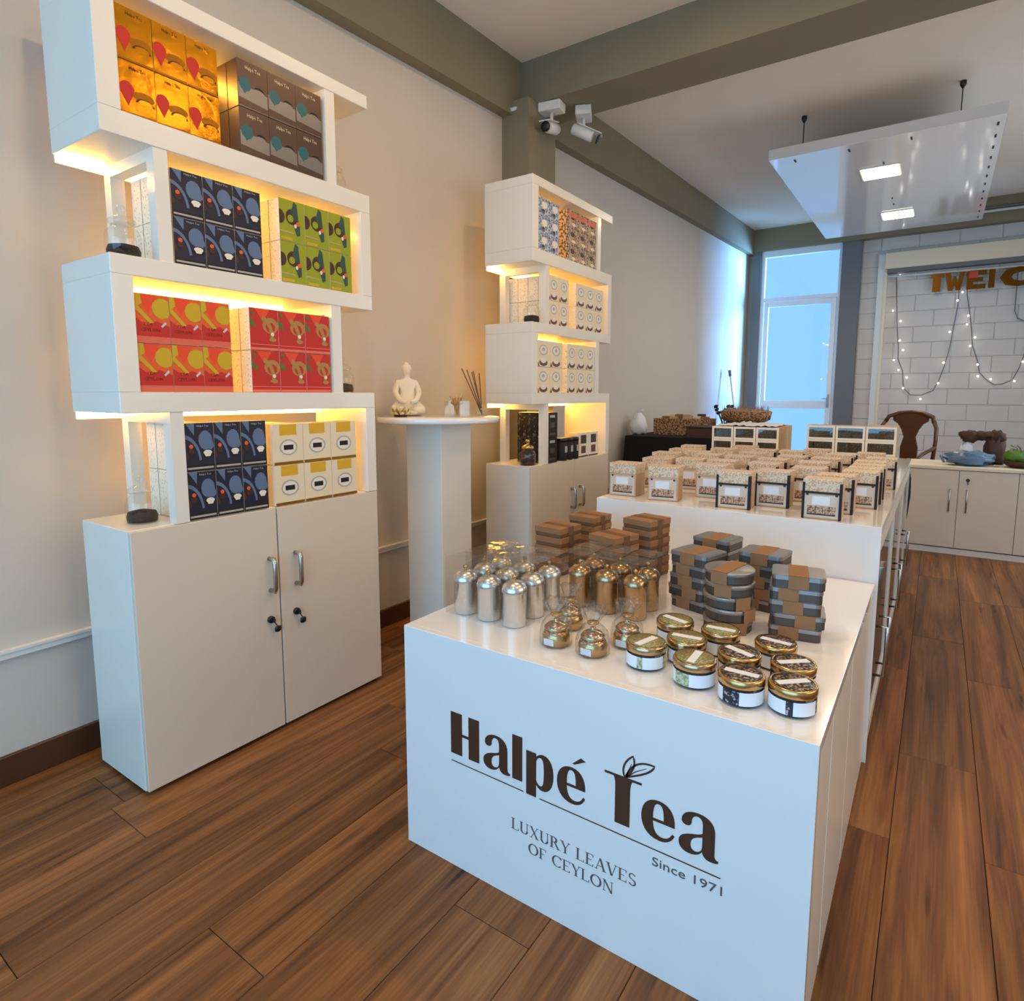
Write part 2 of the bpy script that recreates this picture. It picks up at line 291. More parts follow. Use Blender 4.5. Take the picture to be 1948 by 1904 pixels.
MB().cbox(1.135,1.165,8.895,8.92,1.08,1.26,'steel').tube([(1.15,8.9,1.2),(1.15,8.87,1.2),(1.07,8.87,1.2)],.009,'steel').obj('door_handle',lf)
MB().box(.24,1.19,8.955,8.963,2.63,3.2,'pane').obj('pane',d)
# pelmet box over alcove and side post
MB().cbox(1.74,4.0,8.86,9.0,2.87,3.07,'cream',.004).box(1.76,4.0,8.88,9.0,2.82,2.87,'greyframe').obj('trim_11',kind='structure')
MB().box(1.655,1.765,8.94,9.0,0,3.07,'rail').box(1.735,1.765,8.92,8.94,0,2.87,'cream').obj('trim_12',kind='structure')
MB().tube([(1.77,8.93,2.78),(4.0,8.93,2.76)],.014,'rail').obj('trim_13',kind='structure')
# ============================================================ HANGING CEILING PANEL
p=thing('hanging_light_panel',(1.93,6.26,3.10),'white hanging ceiling panel on thin rods with two square lights','ceiling panel')
MB().cbox(-.75,.75,-1.49,1.5,0,.08,'panel',.003).obj('board',p)
for a,b in ((-.53,-1.33),(.49,-1.31),(-.53,1.3),(.49,1.3)):
    rd=MB().tube([(a,b,.08),(a,b,ceil_z(6.26+b)-3.10)],.004,'dark').obj('rod',p); MB().lathe([(.02,ceil_z(6.26+b)-3.125),(.006,ceil_z(6.26+b)-3.10-.05)][::-1]+[(.02,ceil_z(6.26+b)-3.10)],'dark',10,cx=a,cy=b).obj('ceiling_cup',rd)
for (a,b) in ((-.03,-.72),(.02,.78)):
    q=MB().box(a-.145,a+.145,b-.155,b+.155,-.008,.0,'rail').obj('light_frame',p); MB().box(a-.132,a+.132,b-.142,b+.142,-.012,-.008,'panelled').obj('diffuser',q)
    area('panel_lamp',(1.93+a,6.26+b,3.08),(1.93+a,6.26+b,0),.26,.28,DOWN_P,(1,.76,.50))
sl=MB()
for k in range(12): sl.box(.70,.712,-1.36+k*.245,-1.30+k*.245,-.003,.001,'seam')
for a in (-.58,-.2,.2): sl.box(a,a+.012,-1.40,-1.34,-.003,.001,'seam')
for b in (-.95,.12,.35): sl.box(.0,.01,b,b+.05,-.003,.001,'seam')
sl.obj('slot_row',p,kind='stuff')
# downlights added out of view to warm the front bay
for (a,b) in ((1.4,.3),(3.2,.3),(1.4,1.9),(3.2,1.9),(2.4,-1.4)):
    t=thing('added_downlight',(a,b,ceil_z(b)),'added unseen downlight in front bay ceiling, '+('left' if a<2 else 'right' if a>3 else 'centre')+(' near the cross beam' if b>1.5 else ' above the logo table' if b>0 else ' above the entrance'),'ceiling light','added front bay downlights')
    MB().lathe([(.055,-.008),(.07,-.006),(.07,.0)],'rail',16).obj('ring',t); MB().lathe([(.05,-.012),(.052,-.007)],'panelled',16).obj('lens',t)
    area('downlight_fill',(a,b,ceil_z(b)-.02),(a,b,0),.1,.1,DOWN_P*1.0,(1,.64,.32))
# ============================================================ SHELF TOWERS
SW,SD=.983,.327
def tower(name, x0, y0, label):
    t=thing(name,(x0,y0,0),label,'shelf unit')
    zb=.85; D=SD; W=SW
    MB().cbox(0,D-.019,0,W,.012,zb,'white',.002).obj('cabinet_body',t)
    MB().cbox(.02,D-.05,.03,W-.03,0,.012,'seam',.001).obj('plinth',t)
    for s_,(a,b) in enumerate(((.001,.492),(.498,W-.001))):
        dr=MB().cbox(D-.018,D,a,b,.016,zb-.002,'door',.0015).obj('door',t)
        hy=.455 if s_==0 else .564
        MB().tube([(D,hy,.668),(D+.03,hy,.668),(D+.034,hy,.655),(D+.034,hy,.562),(D+.03,hy,.55),(D,hy,.55)],.0085,'steel',8).obj('handle',dr)
        ky=hy-.006
        MB().lathe([(.013,0),(.013,.01),(.0,.01)],'dark',12,T=Matrix.Translation((D,ky,.442))@Matrix.Rotation(PI/2,4,'Y')).obj('lock',dr)
        MB().cbox(D+.008,D+.028,ky-.003,ky+.003,.434,.45,'dark',.001).lathe([(.0,-.012),(.012,-.008),(.014,.0),(.012,.01),(0,.014)],'dark',8,T=Matrix.Translation((D+.02,ky+.016,.405))@Matrix.Scale(.4,4,(1,0,0))).tube([(D+.02,ky,.44),(D+.02,ky+.012,.42)],.0025,'steel').obj('key',dr)
    zs=[(1.203,1.265),(1.603,1.66),(1.987,2.058),(2.39,2.44)]
    for a,b in zs: MB().cbox(0,D,0,W,a,b,'white',.002).obj('shelf_board',t)
    lv=[(.85,1.203),(1.265,1.603),(1.66,1.987),(2.058,2.39)]
    for i,(a,b) in enumerate(lv):
        lo,hi=((W-.05,W) if i%2==0 else (0,.06))
        MB().cbox(0,D,lo,hi,a,b,'white',.0015).obj('side_panel',t)
        lo,hi=((.14,.182) if i%2==0 else (.775,.82))
        MB().box(D-.045,D-.003,lo,hi,a,b,'white').box(.003,.045,lo,hi,a,b,'white').box(.045,D-.045,lo,hi,b-.035,b,'white').obj('divider_frame',t)
        MB().box(.002,.010,(.004 if i%2==0 else .062),(W-.052 if i%2==0 else W-.004),b-.024,b-.0003,'white').obj('led_baffle',t); MB().box(.0105,.018,(.008 if i%2==0 else .066),(W-.056 if i%2==0 else W-.008),b-.017,b-.003,'led').obj('led_strip',t)  # lip behind each LED strip is added to block light from the wall
    return t
tower('shelf_unit',.129,.2478,'tall white shelf tower over two door cupboard, nearest the camera')
tower('shelf_unit',.214,2.3206,'white shelf tower over cupboard, farther along the left wall beside column')
# ---- cartons. local: origin bottom centre of the front face, front faces +x, width y, height z
def carton(kind, w, dp, h):
    b=MB(); a=ART[kind]; side=a['side']; b.cbox(-dp,0,-w/2+.0006,w/2-.0006,0.0003,h-.0006,side,.0012)
    lay=[0]
    def P(poly,k):
        lay[0]+=1; e=.00035+lay[0]*.00012
        pts=[(min(max(q[0],.008),.992),min(max(q[1],.006),.994)) for q in poly]
        n=len(pts); b.add([(e,(q[0]-.5)*w,q[1]*h) for q in pts],[tuple(range(n))],k)
    def B(bands,k):
        lay[0]+=1; e=.00035+lay[0]*.00012
        for q4 in bands:
            pts=[(min(max(q[0],.008),.992),min(max(q[1],.006),.994)) for q in q4]
            b.add([(e,(q[0]-.5)*w,q[1]*h) for q in pts],[(3,2,1,0)],k)
    def Tx(txt,x,y,sz,wd,k):
        lay[0]+=1; vs,fs=text_mesh(txt,sz*h,wd*w,0,0,1); b.add([(.0009+lay[0]*.00012,(x-.5)*w+v.x,y*h+v.y) for v in vs],fs,k)
    P([(0,0),(1,0),(1,1),(0,1)],a['bg'])
    a['f'](P,B,Tx); return b
for k,c,rr,me in [('c_navy',(18,20,44),.45,0),('c_bluegrey',(92,114,146),.5,0),('c_pale',(196,206,216),.5,0),('c_orange',(232,92,30),.5,0),('c_redor',(238,70,24),.5,0),('c_red',(198,34,22),.5,0),('c_coral',(226,104,78),.5,0),
  ('c_yelgr',(206,168,20),.5,0),('c_olive',(176,132,66),.5,0),('c_green',(74,116,34),.5,0),('c_lime',(150,158,14),.5,0),('c_dkbrown',(66,34,20),.5,0),('c_teal',(22,96,100),.4,0),('c_tail',(44,74,68),.5,0),('c_white',(236,228,212),.6,0),
  ('c_goldf',(200,136,20),.22,.85),('c_goldd',(160,104,12),.35,.7),('c_bronze',(104,84,74),.3,.6),('c_greyf',(150,146,142),.3,.6),('c_black',(26,18,16),.7,0),('c_yel',(222,172,30),.5,0),('c_ring',(176,172,164),.5,0),('c_scal',(104,62,44),.5,0),('c_cream',(236,220,186),.6,0),('c_dred',(120,20,8),.5,0),('c_pink',(240,112,90),.5,0),('c_tan',(196,160,112),.6,0)]:
    M[k]=mat(k,c,rr,me,bump=(1.0 if k.startswith('c_gold') else 0),bscale=22)
M['c_edge']=speckle_mat('carton_side_print',(176,164,142),(236,226,206),130,.36,.6); M['c_bluew']=speckle_mat('blue_white_pattern',(72,92,128),(206,210,214),90,.5,.5); M['c_brownp']=speckle_mat('brown_pattern',(88,62,48),(206,176,142),80,.5,.5); M['c_blackp']=speckle_mat('black_side_print',(110,104,100),(16,12,12),60,.40,.4); M['c_silver']=speckle_mat('embossed_cream',(168,150,120),(226,210,180),90,.45,.5)
def a_navy(P,B,Tx):
    P([(0,0),(1,0),(1,.13),(0,.13)],'c_black'); P([(.05,.05),(.95,.05),(.95,.09),(.05,.09)],'c_ring')
    P(circ(.70,.64,.24,.20),'c_bluegrey'); P([(.46,.64),(.94,.62),(1,.5),(.9,.44),(.62,.47)],'c_bluegrey'); B(arcband(-.05,.16,.52,.60,.12,1.5,9),'c_bluegrey'); P([(.05,1),(.34,1),(.32,.74)],'c_bluegrey')
    P(circ(.78,.33,.2,.05),'c_black'); P(circ(.76,.38,.15,.055),'c_white'); P([(.62,.38),(.9,.38),(.84,.30),(.68,.30)],'c_white'); P(circ(.2,.52,.07,.045),'c_orange'); P(circ(.2,.42,.10,.06),'c_dkbrown'); P(circ(.03,.34,.08,.08),'c_dkbrown')
    Tx('Halpé Tea',.42,.92,.05,.4,'c_pale')
def a_lime(P,B,Tx):
    P(circ(.5,.60,.25,.19),'c_dkbrown'); P([(.46,.72),(.58,.98),(.70,.92),(.76,.5),(.6,.56)],'c_tail'); P(circ(.02,.56,.2,.17),'c_dkbrown'); P(circ(.44,.56,.12,.09),'c_lime'); P([(.55,.4),(.8,.5),(.8,.2),(.68,.16)],'c_tail')
    P(circ(.62,.40,.05,.05),'c_white'); P([(.0,.22),(.55,.2),(.55,.23),(.0,.25)],'c_tan'); P(circ(.72,.46,.08,.05),'c_orange'); P([(.05,.03),(.5,.03),(.5,.1),(.05,.1)],'c_yelgr')
def a_orange(P,B,Tx):
    P([(0,0),(1,0),(1,.14),(0,.14)],'c_coral'); P([(.08,1),(.66,1),(.36,.6)],'c_redor'); P([(0,.14),(1,.14),(1,.36),(.6,.46),(.3,.36),(0,.5)],'c_red')
    P(circ(.78,.72,.30,.21),'c_yelgr'); P([(.48,.74),(.78,.5),(1,.7)],'c_yelgr'); P([(0,.80),(0,.66),(.40,.40),(.52,.42)],'c_yelgr'); P([(0,1),(.16,1),(.2,.8),(0,.7)],'c_yelgr')
    P([(.72,.36),(.86,.46),(.9,.42),(.76,.33)],'c_pale'); Tx('CEYLON',.12,.24,.10,.56,'c_dred'); Tx('TEA',.2,.36,.08,.28,'c_dred')
def a_red(P,B,Tx):
    P([(.02,.015),(.98,.015),(.98,.07),(.02,.07)],'c_pink'); P([(.2,.985),(.72,.985),(.46,.68)],'c_redor'); P(circ(.72,.60,.28,.19),'c_olive'); P(circ(.72,.56,.17,.12),'c_red'); P([(.02,.8),(.2,.6),(.2,.52),(.02,.6)],'c_green')
    B(arcband(.3,.34,.40,.52,-.1,1.3,8),'c_olive'); P([(.02,.13),(.98,.13),(.98,.15),(.02,.15)],'c_pink'); P(circ(.78,.4,.06,.045),'c_white'); P(circ(.78,.27,.13,.05),'c_olive'); P([(.04,.9),(.14,.96),(.14,.8)],'c_green')
def a_gold(P,B,Tx):
    P(circ(.2,.46,.2,.16),'c_red'); P([(.02,.4),(.4,.44),(.22,.16)],'c_red'); P(circ(.66,.4,.3,.1),'c_goldd'); B(arcband(.68,.24,.22,.28,.2,2.8,8,.5),'c_dkbrown'); P(circ(.7,.3,.2,.06),'c_goldf'); Tx('Halpé Tea',.3,.86,.09,.45,'c_dkbrown'); P([(.02,.0),(.98,.0),(.98,.06),(.02,.04)],'c_goldd')
def a_slate(P,B,Tx):
    P([(.02,.015),(.98,.015),(.98,.42),(.02,.5)],'c_greyf'); P(circ(.24,.5,.2,.15),'c_teal'); P([(.06,.46),(.4,.46),(.22,.3)],'c_teal'); P(circ(.7,.44,.18,.10),'c_black'); P(circ(.68,.4,.22,.09),'c_greyf'); P([(.02,.03),(.98,.03),(.98,.14),(.02,.2)],'c_bronze'); Tx('Halpé Tea',.26,.82,.11,.5,'c_cream')
def a_round(P,B,Tx):
    P([(.22,.985),(.78,.985),(.78,.72),(.22,.72)],'c_yel'); P(circ(.5,.42,.3,.2),'c_ring'); P(circ(.5,.42,.25,.165),'c_white'); P([(.34,.36),(.66,.36),(.66,.48),(.34,.48)],'c_black'); P([(.02,.0),(.98,.0),(.98,.07),(.02,.07)],'c_goldd')
def a_scal(P,B,Tx):
    P(circ(.5,.64,.32,.2),'c_ring'); P(circ(.5,.64,.26,.16),'c_white'); P(circ(.5,.66,.1,.07),'c_ring'); P(circ(.5,.16,.32,.13),'c_scal'); P(circ(.5,.24,.22,.1),'c_white'); P([(.02,.02),(.2,.02),(.1,.2)],'c_scal')
def a_bw(P,B,Tx): P(circ(.6,.62,.26,.2),'c_white'); P([(.1,.1),(.6,.2),(.3,.4)],'c_bluegrey'); P(circ(.5,.3,.12,.08),'c_dkbrown')
def a_bp(P,B,Tx): P(circ(.5,.6,.2,.16),'c_dkbrown'); P([(.1,.2),(.5,.3),(.3,.5)],'c_tan'); P(circ(.6,.2,.2,.1),'c_cream')
def a_rp(P,B,Tx): a_bp(P,B,Tx); P([(.05,.6),(.95,.6),(.9,.95),(.5,.8),(.1,.95)],'c_coral')
def a_blk(P,B,Tx): P([(.25,.8),(.75,.8),(.75,.9),(.25,.9)],'c_ring'); P([(.3,.4),(.7,.4),(.7,.6),(.3,.6)],'c_bronze'); P([(.2,.1),(.8,.1),(.8,.2),(.2,.2)],'c_bronze')
def a_wb(P,B,Tx): P([(.25,.55),(.8,.55),(.8,.9),(.25,.9)],'c_bronze'); P([(.3,.15),(.75,.15),(.75,.45),(.3,.45)],'c_scal'); P([(.05,.0),(.98,.0),(.98,.06),(.05,.06)],'c_scal')
ART={k:dict(side=s,bg=bg,f=fn) for k,s,bg,fn in [('navy','c_edge','c_navy',a_navy),('lime','c_edge','c_lime',a_lime),('orange','c_edge','c_orange',a_orange),('red','c_edge','c_red',a_red),('gold','c_goldd','c_goldf',a_gold),('slate','c_bronze','c_bronze',a_slate),
  ('round','c_cream','c_cream',a_round),('scallop','c_edge','c_cream',a_scal),('bluewhite','c_bluew','c_bluew',a_bw),('brownprint','c_brownp','c_brownp',a_bp),('redprint','c_brownp','c_brownp',a_rp),('black','c_blackp','c_black',a_blk),('whitepack','c_cream','c_white',a_wb)]}
ORD=['first','second','third','fourth','fifth','sixth']
def stack(x0,y0,kind,desc,ya,yb,n,z0,h,rows,depth,where,deepcols=1,deep=4,front=.327,top_kind=None):
    """n columns between local ya..yb, rows high; the exposed leftmost column is several cartons deep."""
    w=(yb-ya)/n; me={}
    for rr in range(rows):
        kd=top_kind if (top_kind and rr==rows-1) else kind
        if kd not in me: me[kd]=carton(kd,w,depth,h).mesh('tea_carton')
        rw=('lower','upper')[rr] if rows==2 else ('bottom','middle','top')[rr]
        for c in range(n):
            for dpt in range(deep if c<deepcols else 1):
                y=y0+ya+w*(c+.5)+random.uniform(-.0015,.0015)*0
                xx=x0+front-.012-dpt*(depth+.002)
                pos=ORD[c]+' from left'
                lab=f"{desc}, {rw} row {pos}, {where}" if dpt==0 else f"{desc}, {rw} row, {ORD[dpt]} from the front, {where}"
                o=link('tea_carton',me[kd],None,(xx,y,z0+.0006+rr*(h+.0006)),lab,'tea box',f"{desc} stack, {where}")
T1=(.129,.2478); T2=(.214,2.3206)
stack(*T1,'navy','navy bird-print tea carton',.185,.473,3,.85,.158,2,.06,'near tower bottom')
stack(*T1,'round','cream tea carton with round emblem',.50,.885,3,.85,.150,2,.07,'near tower bottom',deep=3)
stack(*T1,'orange','orange tea carton with yellow leaf',.064,.36,3,1.265,.146,2,.06,'near tower',deep=1)
stack(*T1,'red','red tea carton with olive arcs',.43,.768,3,1.265,.146,2,.06,'near tower')
stack(*T1,'navy','navy bird-print tea carton',.19,.493,3,1.66,.142,2,.06,'near tower third tier')
stack(*T1,'lime','lime green tea carton',.565,.888,3,1.66,.146,2,.06,'near tower')
stack(*T1,'gold','gold foil tea carton with red leaf',.064,.362,3,2.058,.145,2,.06,'near tower top',deep=1)
stack(*T1,'slate','bronze tea carton with teal leaf',.43,.765,3,2.058,.150,2,.06,'near tower top')
stack(*T2,'black','black tea carton',.185,.30,1,.85,.15,2,.07,'far tower bottom',deep=3)
stack(*T2,'black','black tea carton',.30,.385,1,.85,.14,2,.06,'far tower bottom, behind the canisters',deep=1,front=.26)
stack(*T2,'whitepack','white tea pack with dark squares',.545,.84,2,.85,.165,1 if False else 2,.07,'far tower bottom',deep=1) if False else None
MBP=carton('whitepack',.14,.07,.16).mesh('tea_carton')
for i,yy in enumerate((.66,.80)): link('tea_carton',MBP,None,(T2[0]+.30,T2[1]+yy,.8506),('left' if i==0 else 'right')+' white pack with dark squares, far tower bottom','tea box','white packs in far tower')
stack(*T2,'scallop','cream tea carton with brown scallops',.064,.35,2,1.265,.15,2,.07,'far tower second tier',deep=1)
stack(*T2,'scallop','cream tea carton, brown scallops',.41,.768,3,1.265,.15,2,.07,'far tower second tier',deep=3)
stack(*T2,'scallop','cream scallop-print tea carton',.19,.42,2,1.66,.14,2,.07,'far tower third tier',deep=4)
stack(*T2,'scallop','cream scallop tea carton',.515,.885,3,1.66,.14,2,.07,'far tower third tier',deep=3)
stack(*T2,'bluewhite','blue and white patterned tea carton',.07,.30,2,2.058,.095,3,.07,'far tower top',deep=1)
stack(*T2,'brownprint','brown patterned tea carton',.40,.768,3,2.058,.098,3,.07,'far tower top',deep=2,top_kind='redprint')
# black canisters in front, far tower bottom
cn=thing('tea_canister',(0,0,0),'x','canister','black canisters in the far tower')
MB().lathe([(.034,0),(.036,.003),(.036,.115)],'c_black',14).obj('body',cn); MB().lathe([(.037,.115),(.037,.135),(.034,.138)],'dark',14).obj('lid',cn); MB().cbox(.0345,.0365,-.014,.014,.05,.09,'c_ring',.0005).obj('paper_label',cn)
cp=Proto(cn)
for i,yy in enumerate((.40,.475,.55)): cp.put((T2[0]+.285,T2[1]+yy,.8505),f"{('left','middle','right')[i]} of three black canisters standing on far tower cupboard")
# ---- sample jars of tea on the ledges
def glassjar(lidk='glass'):
    j=thing('tea_jar',(0,0,0),'x','jar')
    MB().lathe([(.040,0),(.047,.004),(.048,.06),(.044,.075),(.030,.088),(.030,.094)],'glass',20).obj('glass_body',j)
    MB().lathe([(.043,.003),(.0445,.02),(.040,.034),(.015,.040),(.0,.041)],'tea',16).obj('tea_leaves',j)
    MB().lathe([(.033,.0945),(.036,.098),(.036,.108),(.02,.118),(.008,.122),(.008,.128),(.014,.138),(.010,.148),(0,.150)],lidk,16).obj('lid',j); return j
gj=Proto(glassjar())
D1=.129
gj.put((.325,.345,.8505),'glass sample jar of black tea on near cupboard left ledge')
gj.put((.395,.315,1.6605),'glass sample jar of tea on left ledge above near tower second tier')
gj.put((.33,1.155,2.0585),'small glass tea jar on top right ledge of near tower')
gj.put((.34,1.16,1.2655),'glass tea jar on lower right ledge of near tower')
gj.put((.50,2.375,1.6605),'glass tea jar on left ledge of far tower third tier')
gj.put((.42,3.235,2.0585),'tea jar on top right ledge of far tower')
gj.put((.44,3.235,1.2655),'tea jar on lower right ledge of far tower')
gj2=Proto(glassjar('gold')); gj2.put((.47,2.385,.8505),'gold lidded glass jar of black tea on far cupboard ledge')
# ============================================================ ROUND PEDESTAL TABLE
PCX,PCY=.395,1.70
t=thing('pedestal_table',(PCX,PCY,0),'round white pedestal table between the two shelf towers','table')
MB().cbox(-.112,.112,-.112,.112,0,1.125,'white',.002).obj('column_leg',t); MB().lathe([(.296,1.125),(.30,1.128),(.30,1.147),(.297,1.15)],'gloss',64).obj('tabletop',t)
# seated statue
def statue(loc):
    t=thing('seated_statue',loc,'white seated meditating statue on the round pedestal table','statue')
    me=bpy.data.meshes.new('figure')
    J=[(0,0,.045),(0,0,.10),(0,0,.15),(0,0,.185),(0,-.001,.204),(0,-.004,.222), (-.045,0,.165),(-.062,-.01,.115),(-.04,-.05,.075),(-.008,-.06,.068), (.045,0,.165),(.062,-.01,.115),(.04,-.05,.075),(.008,-.06,.068), (-.06,-.02,.035),(-.075,-.05,.028),(-.02,-.075,.028), (.06,-.02,.035),(.075,-.05,.028),(.02,-.075,.028),(0,-.005,.242),(0,-.003,.262)]
    Rr=[.045,.035,.040,.020,.014,.026,.020,.016,.013,.010,.020,.016,.013,.010,.028,.024,.017,.028,.024,.017,.030,.020]
    Ed=[(0,1),(1,2),(2,3),(3,4),(4,5),(2,6),(6,7),(7,8),(8,9),(2,10),(10,11),(11,12),(12,13),(0,14),(14,15),(15,16),(0,17),(17,18),(18,19),(5,20),(20,21)]
    me.from_pydata(J,Ed,[]); me.materials.append(M['marbled']); o=link('figure',me,t)
    sk=o.modifiers.new('skin','SKIN'); me.skin_vertices[0].data[0].use_root=True
    for i,q in enumerate(Rr): me.skin_vertices[0].data[i].radius=(q,q*(.8 if i in(1,2) else 1))
    ss=o.modifiers.new('sub','SUBSURF'); ss.levels=2; ss.render_levels=2; sk.use_smooth_shade=True
    MB().lathe([(0,.0),(.014,.002),(.011,.014),(.0,.02)],'marbled',10,T=Matrix.Translation((0,-.002,.253))).obj('topknot',t)
    MB().lathe([(.062,0),(.082,.006),(.09,.018),(.075,.024)],'marbled',20,wob=lambda a,z:1+.06*math.cos(10*a)).obj('lotus_base',t); return t
st=statue((.150,1.735,1.151)); st.rotation_euler=(0,0,.9)
t=thing('lotus_candle_holder',(.262,1.575,1.151),'gold and white lotus candle holder in front of the seated statue','candle holder')
MB().lathe([(.03,0),(.034,.004),(.03,.01)],'dark',20).obj('base',t)
pm=MB()
for ring,(rd,ht,n,tl) in enumerate(((.036,.026,10,.9),(.026,.038,8,.5),(.014,.046,6,.25))):
    for k in range(n):
        a=2*PI*k/n+ring*.3; T=Matrix.Rotation(a,4,'Z')@Matrix.Translation((rd,0,.010))@Matrix.Rotation(tl,4,'Y')
        pm.add([(0,-.008,0),(0,.008,0),(.003,.011,ht*.5),(.0,0,ht),(.003,-.011,ht*.5),(.006,0,ht*.5)],[(0,1,2,5),(5,2,3),(5,3,4),(0,5,4)],'c_cream' if ring!=1 else 'gold',T=T)
pm.obj('petals',t,kind='stuff')
t=thing('glass_terrarium',(.43,1.80,1.151),'clear glass cube vase with dried sprig on the round pedestal table','vase')
MB().box(-.05,.05,-.04,-.037,0,.075,'glass').box(-.05,.05,.037,.04,0,.075,'glass').box(-.05,-.047,-.037,.037,0,.075,'glass').box(.047,.05,-.037,.037,0,.075,'glass').box(-.05,.05,-.04,.04,0,.006,'glass').obj('glass_walls',t)
sp=MB()
for k in range(12):
    a=k*2.4; sp.tube([(0,0,.006),(.02*math.cos(a),.02*math.sin(a),.06),(.045*math.cos(a),.03*math.sin(a),.09+.01*(k%3))],.0022,'c_tan',5)
sp.blob((0,0,.07),(.03,.025,.018),'c_olive',3,.4,4,10).obj('dried_sprig',t,kind='stuff')
t=thing('reed_diffuser',(.563,1.83,1.151),'small glass reed diffuser with brown reeds, right edge of pedestal table','diffuser')
MB().lathe([(.022,0),(.025,.004),(.025,.035),(.012,.045),(.012,.06)],'glass',16).obj('bottle',t)
for k,(a,b) in enumerate(((-.10,-.03),(-.085,-.01),(-.06,.01),(-.045,-.02),(-.03,.02))): MB().tube([(0,0,.01),(a*.35,b*.35,.09),(a,b,.235-.006*k)],.0026,'stick',5).obj('reed',t)
# ============================================================ DISPLAY TABLE A (logo)
AX0,AX1,AY0,AY1,AZ=1.258,2.29,.573,1.716,.635
t=thing('display_table',(0,0,0),'low glossy white display table with brown logo on front','table')
MB().cbox(AX0,AX1,AY0+.0195,AY1,AZ-.025,AZ,'gloss',.001).obj('tabletop',t)
MB().cbox(AX0,AX1,AY0,AY0+.0195,0.0,AZ,'gloss',.001).obj('front_panel',t)
MB().box(AX0,AX0+.02,AY0+.02,AY1,.01,AZ-.025,'gloss').obj('side_panel',t)
MB().box(AX0+.02,AX1-.02,AY1-.02,AY1,.01,AZ-.025,'gloss').obj('back_panel',t)
for a,b in ((AY0+.022,AY0+.205),(AY0+.215,AY0+.56),(AY0+.57,AY1-.002)): MB().cbox(AX1-.02,AX1-.002,a,b,.01,AZ-.027,'white',.002).obj('door',t)
# logo glyphs, millimetres, origin x=1.42 z=.325
Gl={'H':(0,'M 3 -1 L 40 -1 L 40 52 L 62 52 L 62 -1 L 96 -1 L 96 113 L 62 113 L 62 59 L 40 59 L 40 113 L 3 113 Z'),
 'a':(110,'M 82 1 L 82 5 C 76 5 74 9 74 17 L 74 60 C 74 81 60 92 40 92 C 20 92 6 83 5 69 C 4.5 62 9 58 15 58 C 22 58 26 62 26 69 C 26 77 30 85 38 85 C 46 85 49 78 49 67 L 49 54 C 49 50 44 48 36 45 C 14 39 0 33 0 18 C 0 6 9 -2 22 -2 C 34 -2 44 3 49 12 C 51 4 56 -2 66 -2 C 74 -2 79 -1 82 1 Z M 49 44 C 42 40 25 38 25 20 C 25 11 29 7 35 7 C 43 7 49 14 49 24 Z'),
 'l':(199,'M 0 -1 L 29 -1 L 29 113 L 0 113 Z'),
 'p':(240,'M 0 86 L 28 86 L 28 78 C 33 84 40 88 48 88 C 66 88 76 70 76 43 C 76 16 65 -3 47 -3 C 39 -3 32 1 28 8 L 28 -26 L 0 -26 Z M 28 66 C 31 74 35 79 40 79 C 48 79 50 66 50 43 C 50 20 48 7 40 7 C 35 7 31 11 28 18 Z'),
 'e':(326,'M 74 38 C 75 68 62 86 38 86 C 14 86 0 68 0 42 C 0 15 15 -3 41 -3 C 57 -3 69 6 74 20 L 69 23 C 64 12 57 6 47 6 C 33 6 27 17 26 38 Z M 26 44 L 50 44 C 50 66 48 79 38 79 C 29 79 26 66 26 44 Z'),
 'acute':(326,'M 40 96 L 47 96 L 74 111 L 62 116 Z'),
 'T':(448,'M 0 106 L 87 106 L 87 111 L 0 111 Z M 22 106 C 26 98 26 90 26 80 L 26 -2 L 61 -2 L 61 80 C 61 90 62 98 66 106 Z')}
def put_glyph(mb, name, dx=None, k='brown', sx=1, sy=1):
    x,dta=Gl[name]; x=dx if dx is not None else x
    polys=spath(dta)
    if name=='T': groups=[[polys[0]],[polys[1]]]
    else: groups=[polys]
    for gp in groups:
        vs,fs=glyph_mesh([[((x+a*sx)/1000,b*sy/1000) for a,b in q] for q in gp],.0006)
        mb.add([(1.42+v.x,AY0-.0007-v.z,.325+v.y) for v in vs],fs,k)
for nm in ('H','a','l','p'): g_=MB(); put_glyph(g_,nm); g_.obj('logo_letter',t)
g_=MB(); put_glyph(g_,'e'); put_glyph(g_,'acute'); g_.obj('logo_letter',t)
g_=MB(); put_glyph(g_,'T'); g_.obj('logo_letter',t)
g_=MB(); put_glyph(g_,'e',536); g_.obj('logo_letter',t)
g_=MB(); put_glyph(g_,'a',619); g_.obj('logo_letter',t)
def strip(mb,pts,w,k,closed=False,off=.0012):
    n=len(pts); vs=[]; fs=[]
    for i,(x,z) in enumerate(pts):
        a=pts[(i-1)%n if closed else max(i-1,0)]; b=pts[(i+1)%n if closed else min(i+1,n-1)]; dx,dz=b[0]-a[0],b[1]-a[1]; l=math.hypot(dx,dz) or 1; ww=(w[i] if isinstance(w,list) else w)/2
        vs+=[(x-dz/l*ww,AY0-off,z+dx/l*ww),(x+dz/l*ww,AY0-off,z-dx/l*ww)]
    for i in range(n if closed else n-1): j=(i+1)%n; fs.append((2*i,2*i+1,2*j+1,2*j))
    mb.add(vs,fs,k)
g_=MB()
lf1=spath('M 1.9165 .4360 C 1.9080 .4480 1.9110 .4720 1.9340 .4900 C 1.9420 .4740 1.9360 .4560 1.9165 .4360 Z',10)[0]; lf2=spath('M 1.9190 .4370 C 1.9240 .4600 1.9440 .4880 1.9830 .4840 C 1.9760 .4640 1.9440 .4500 1.9190 .4370 Z',10)[0]
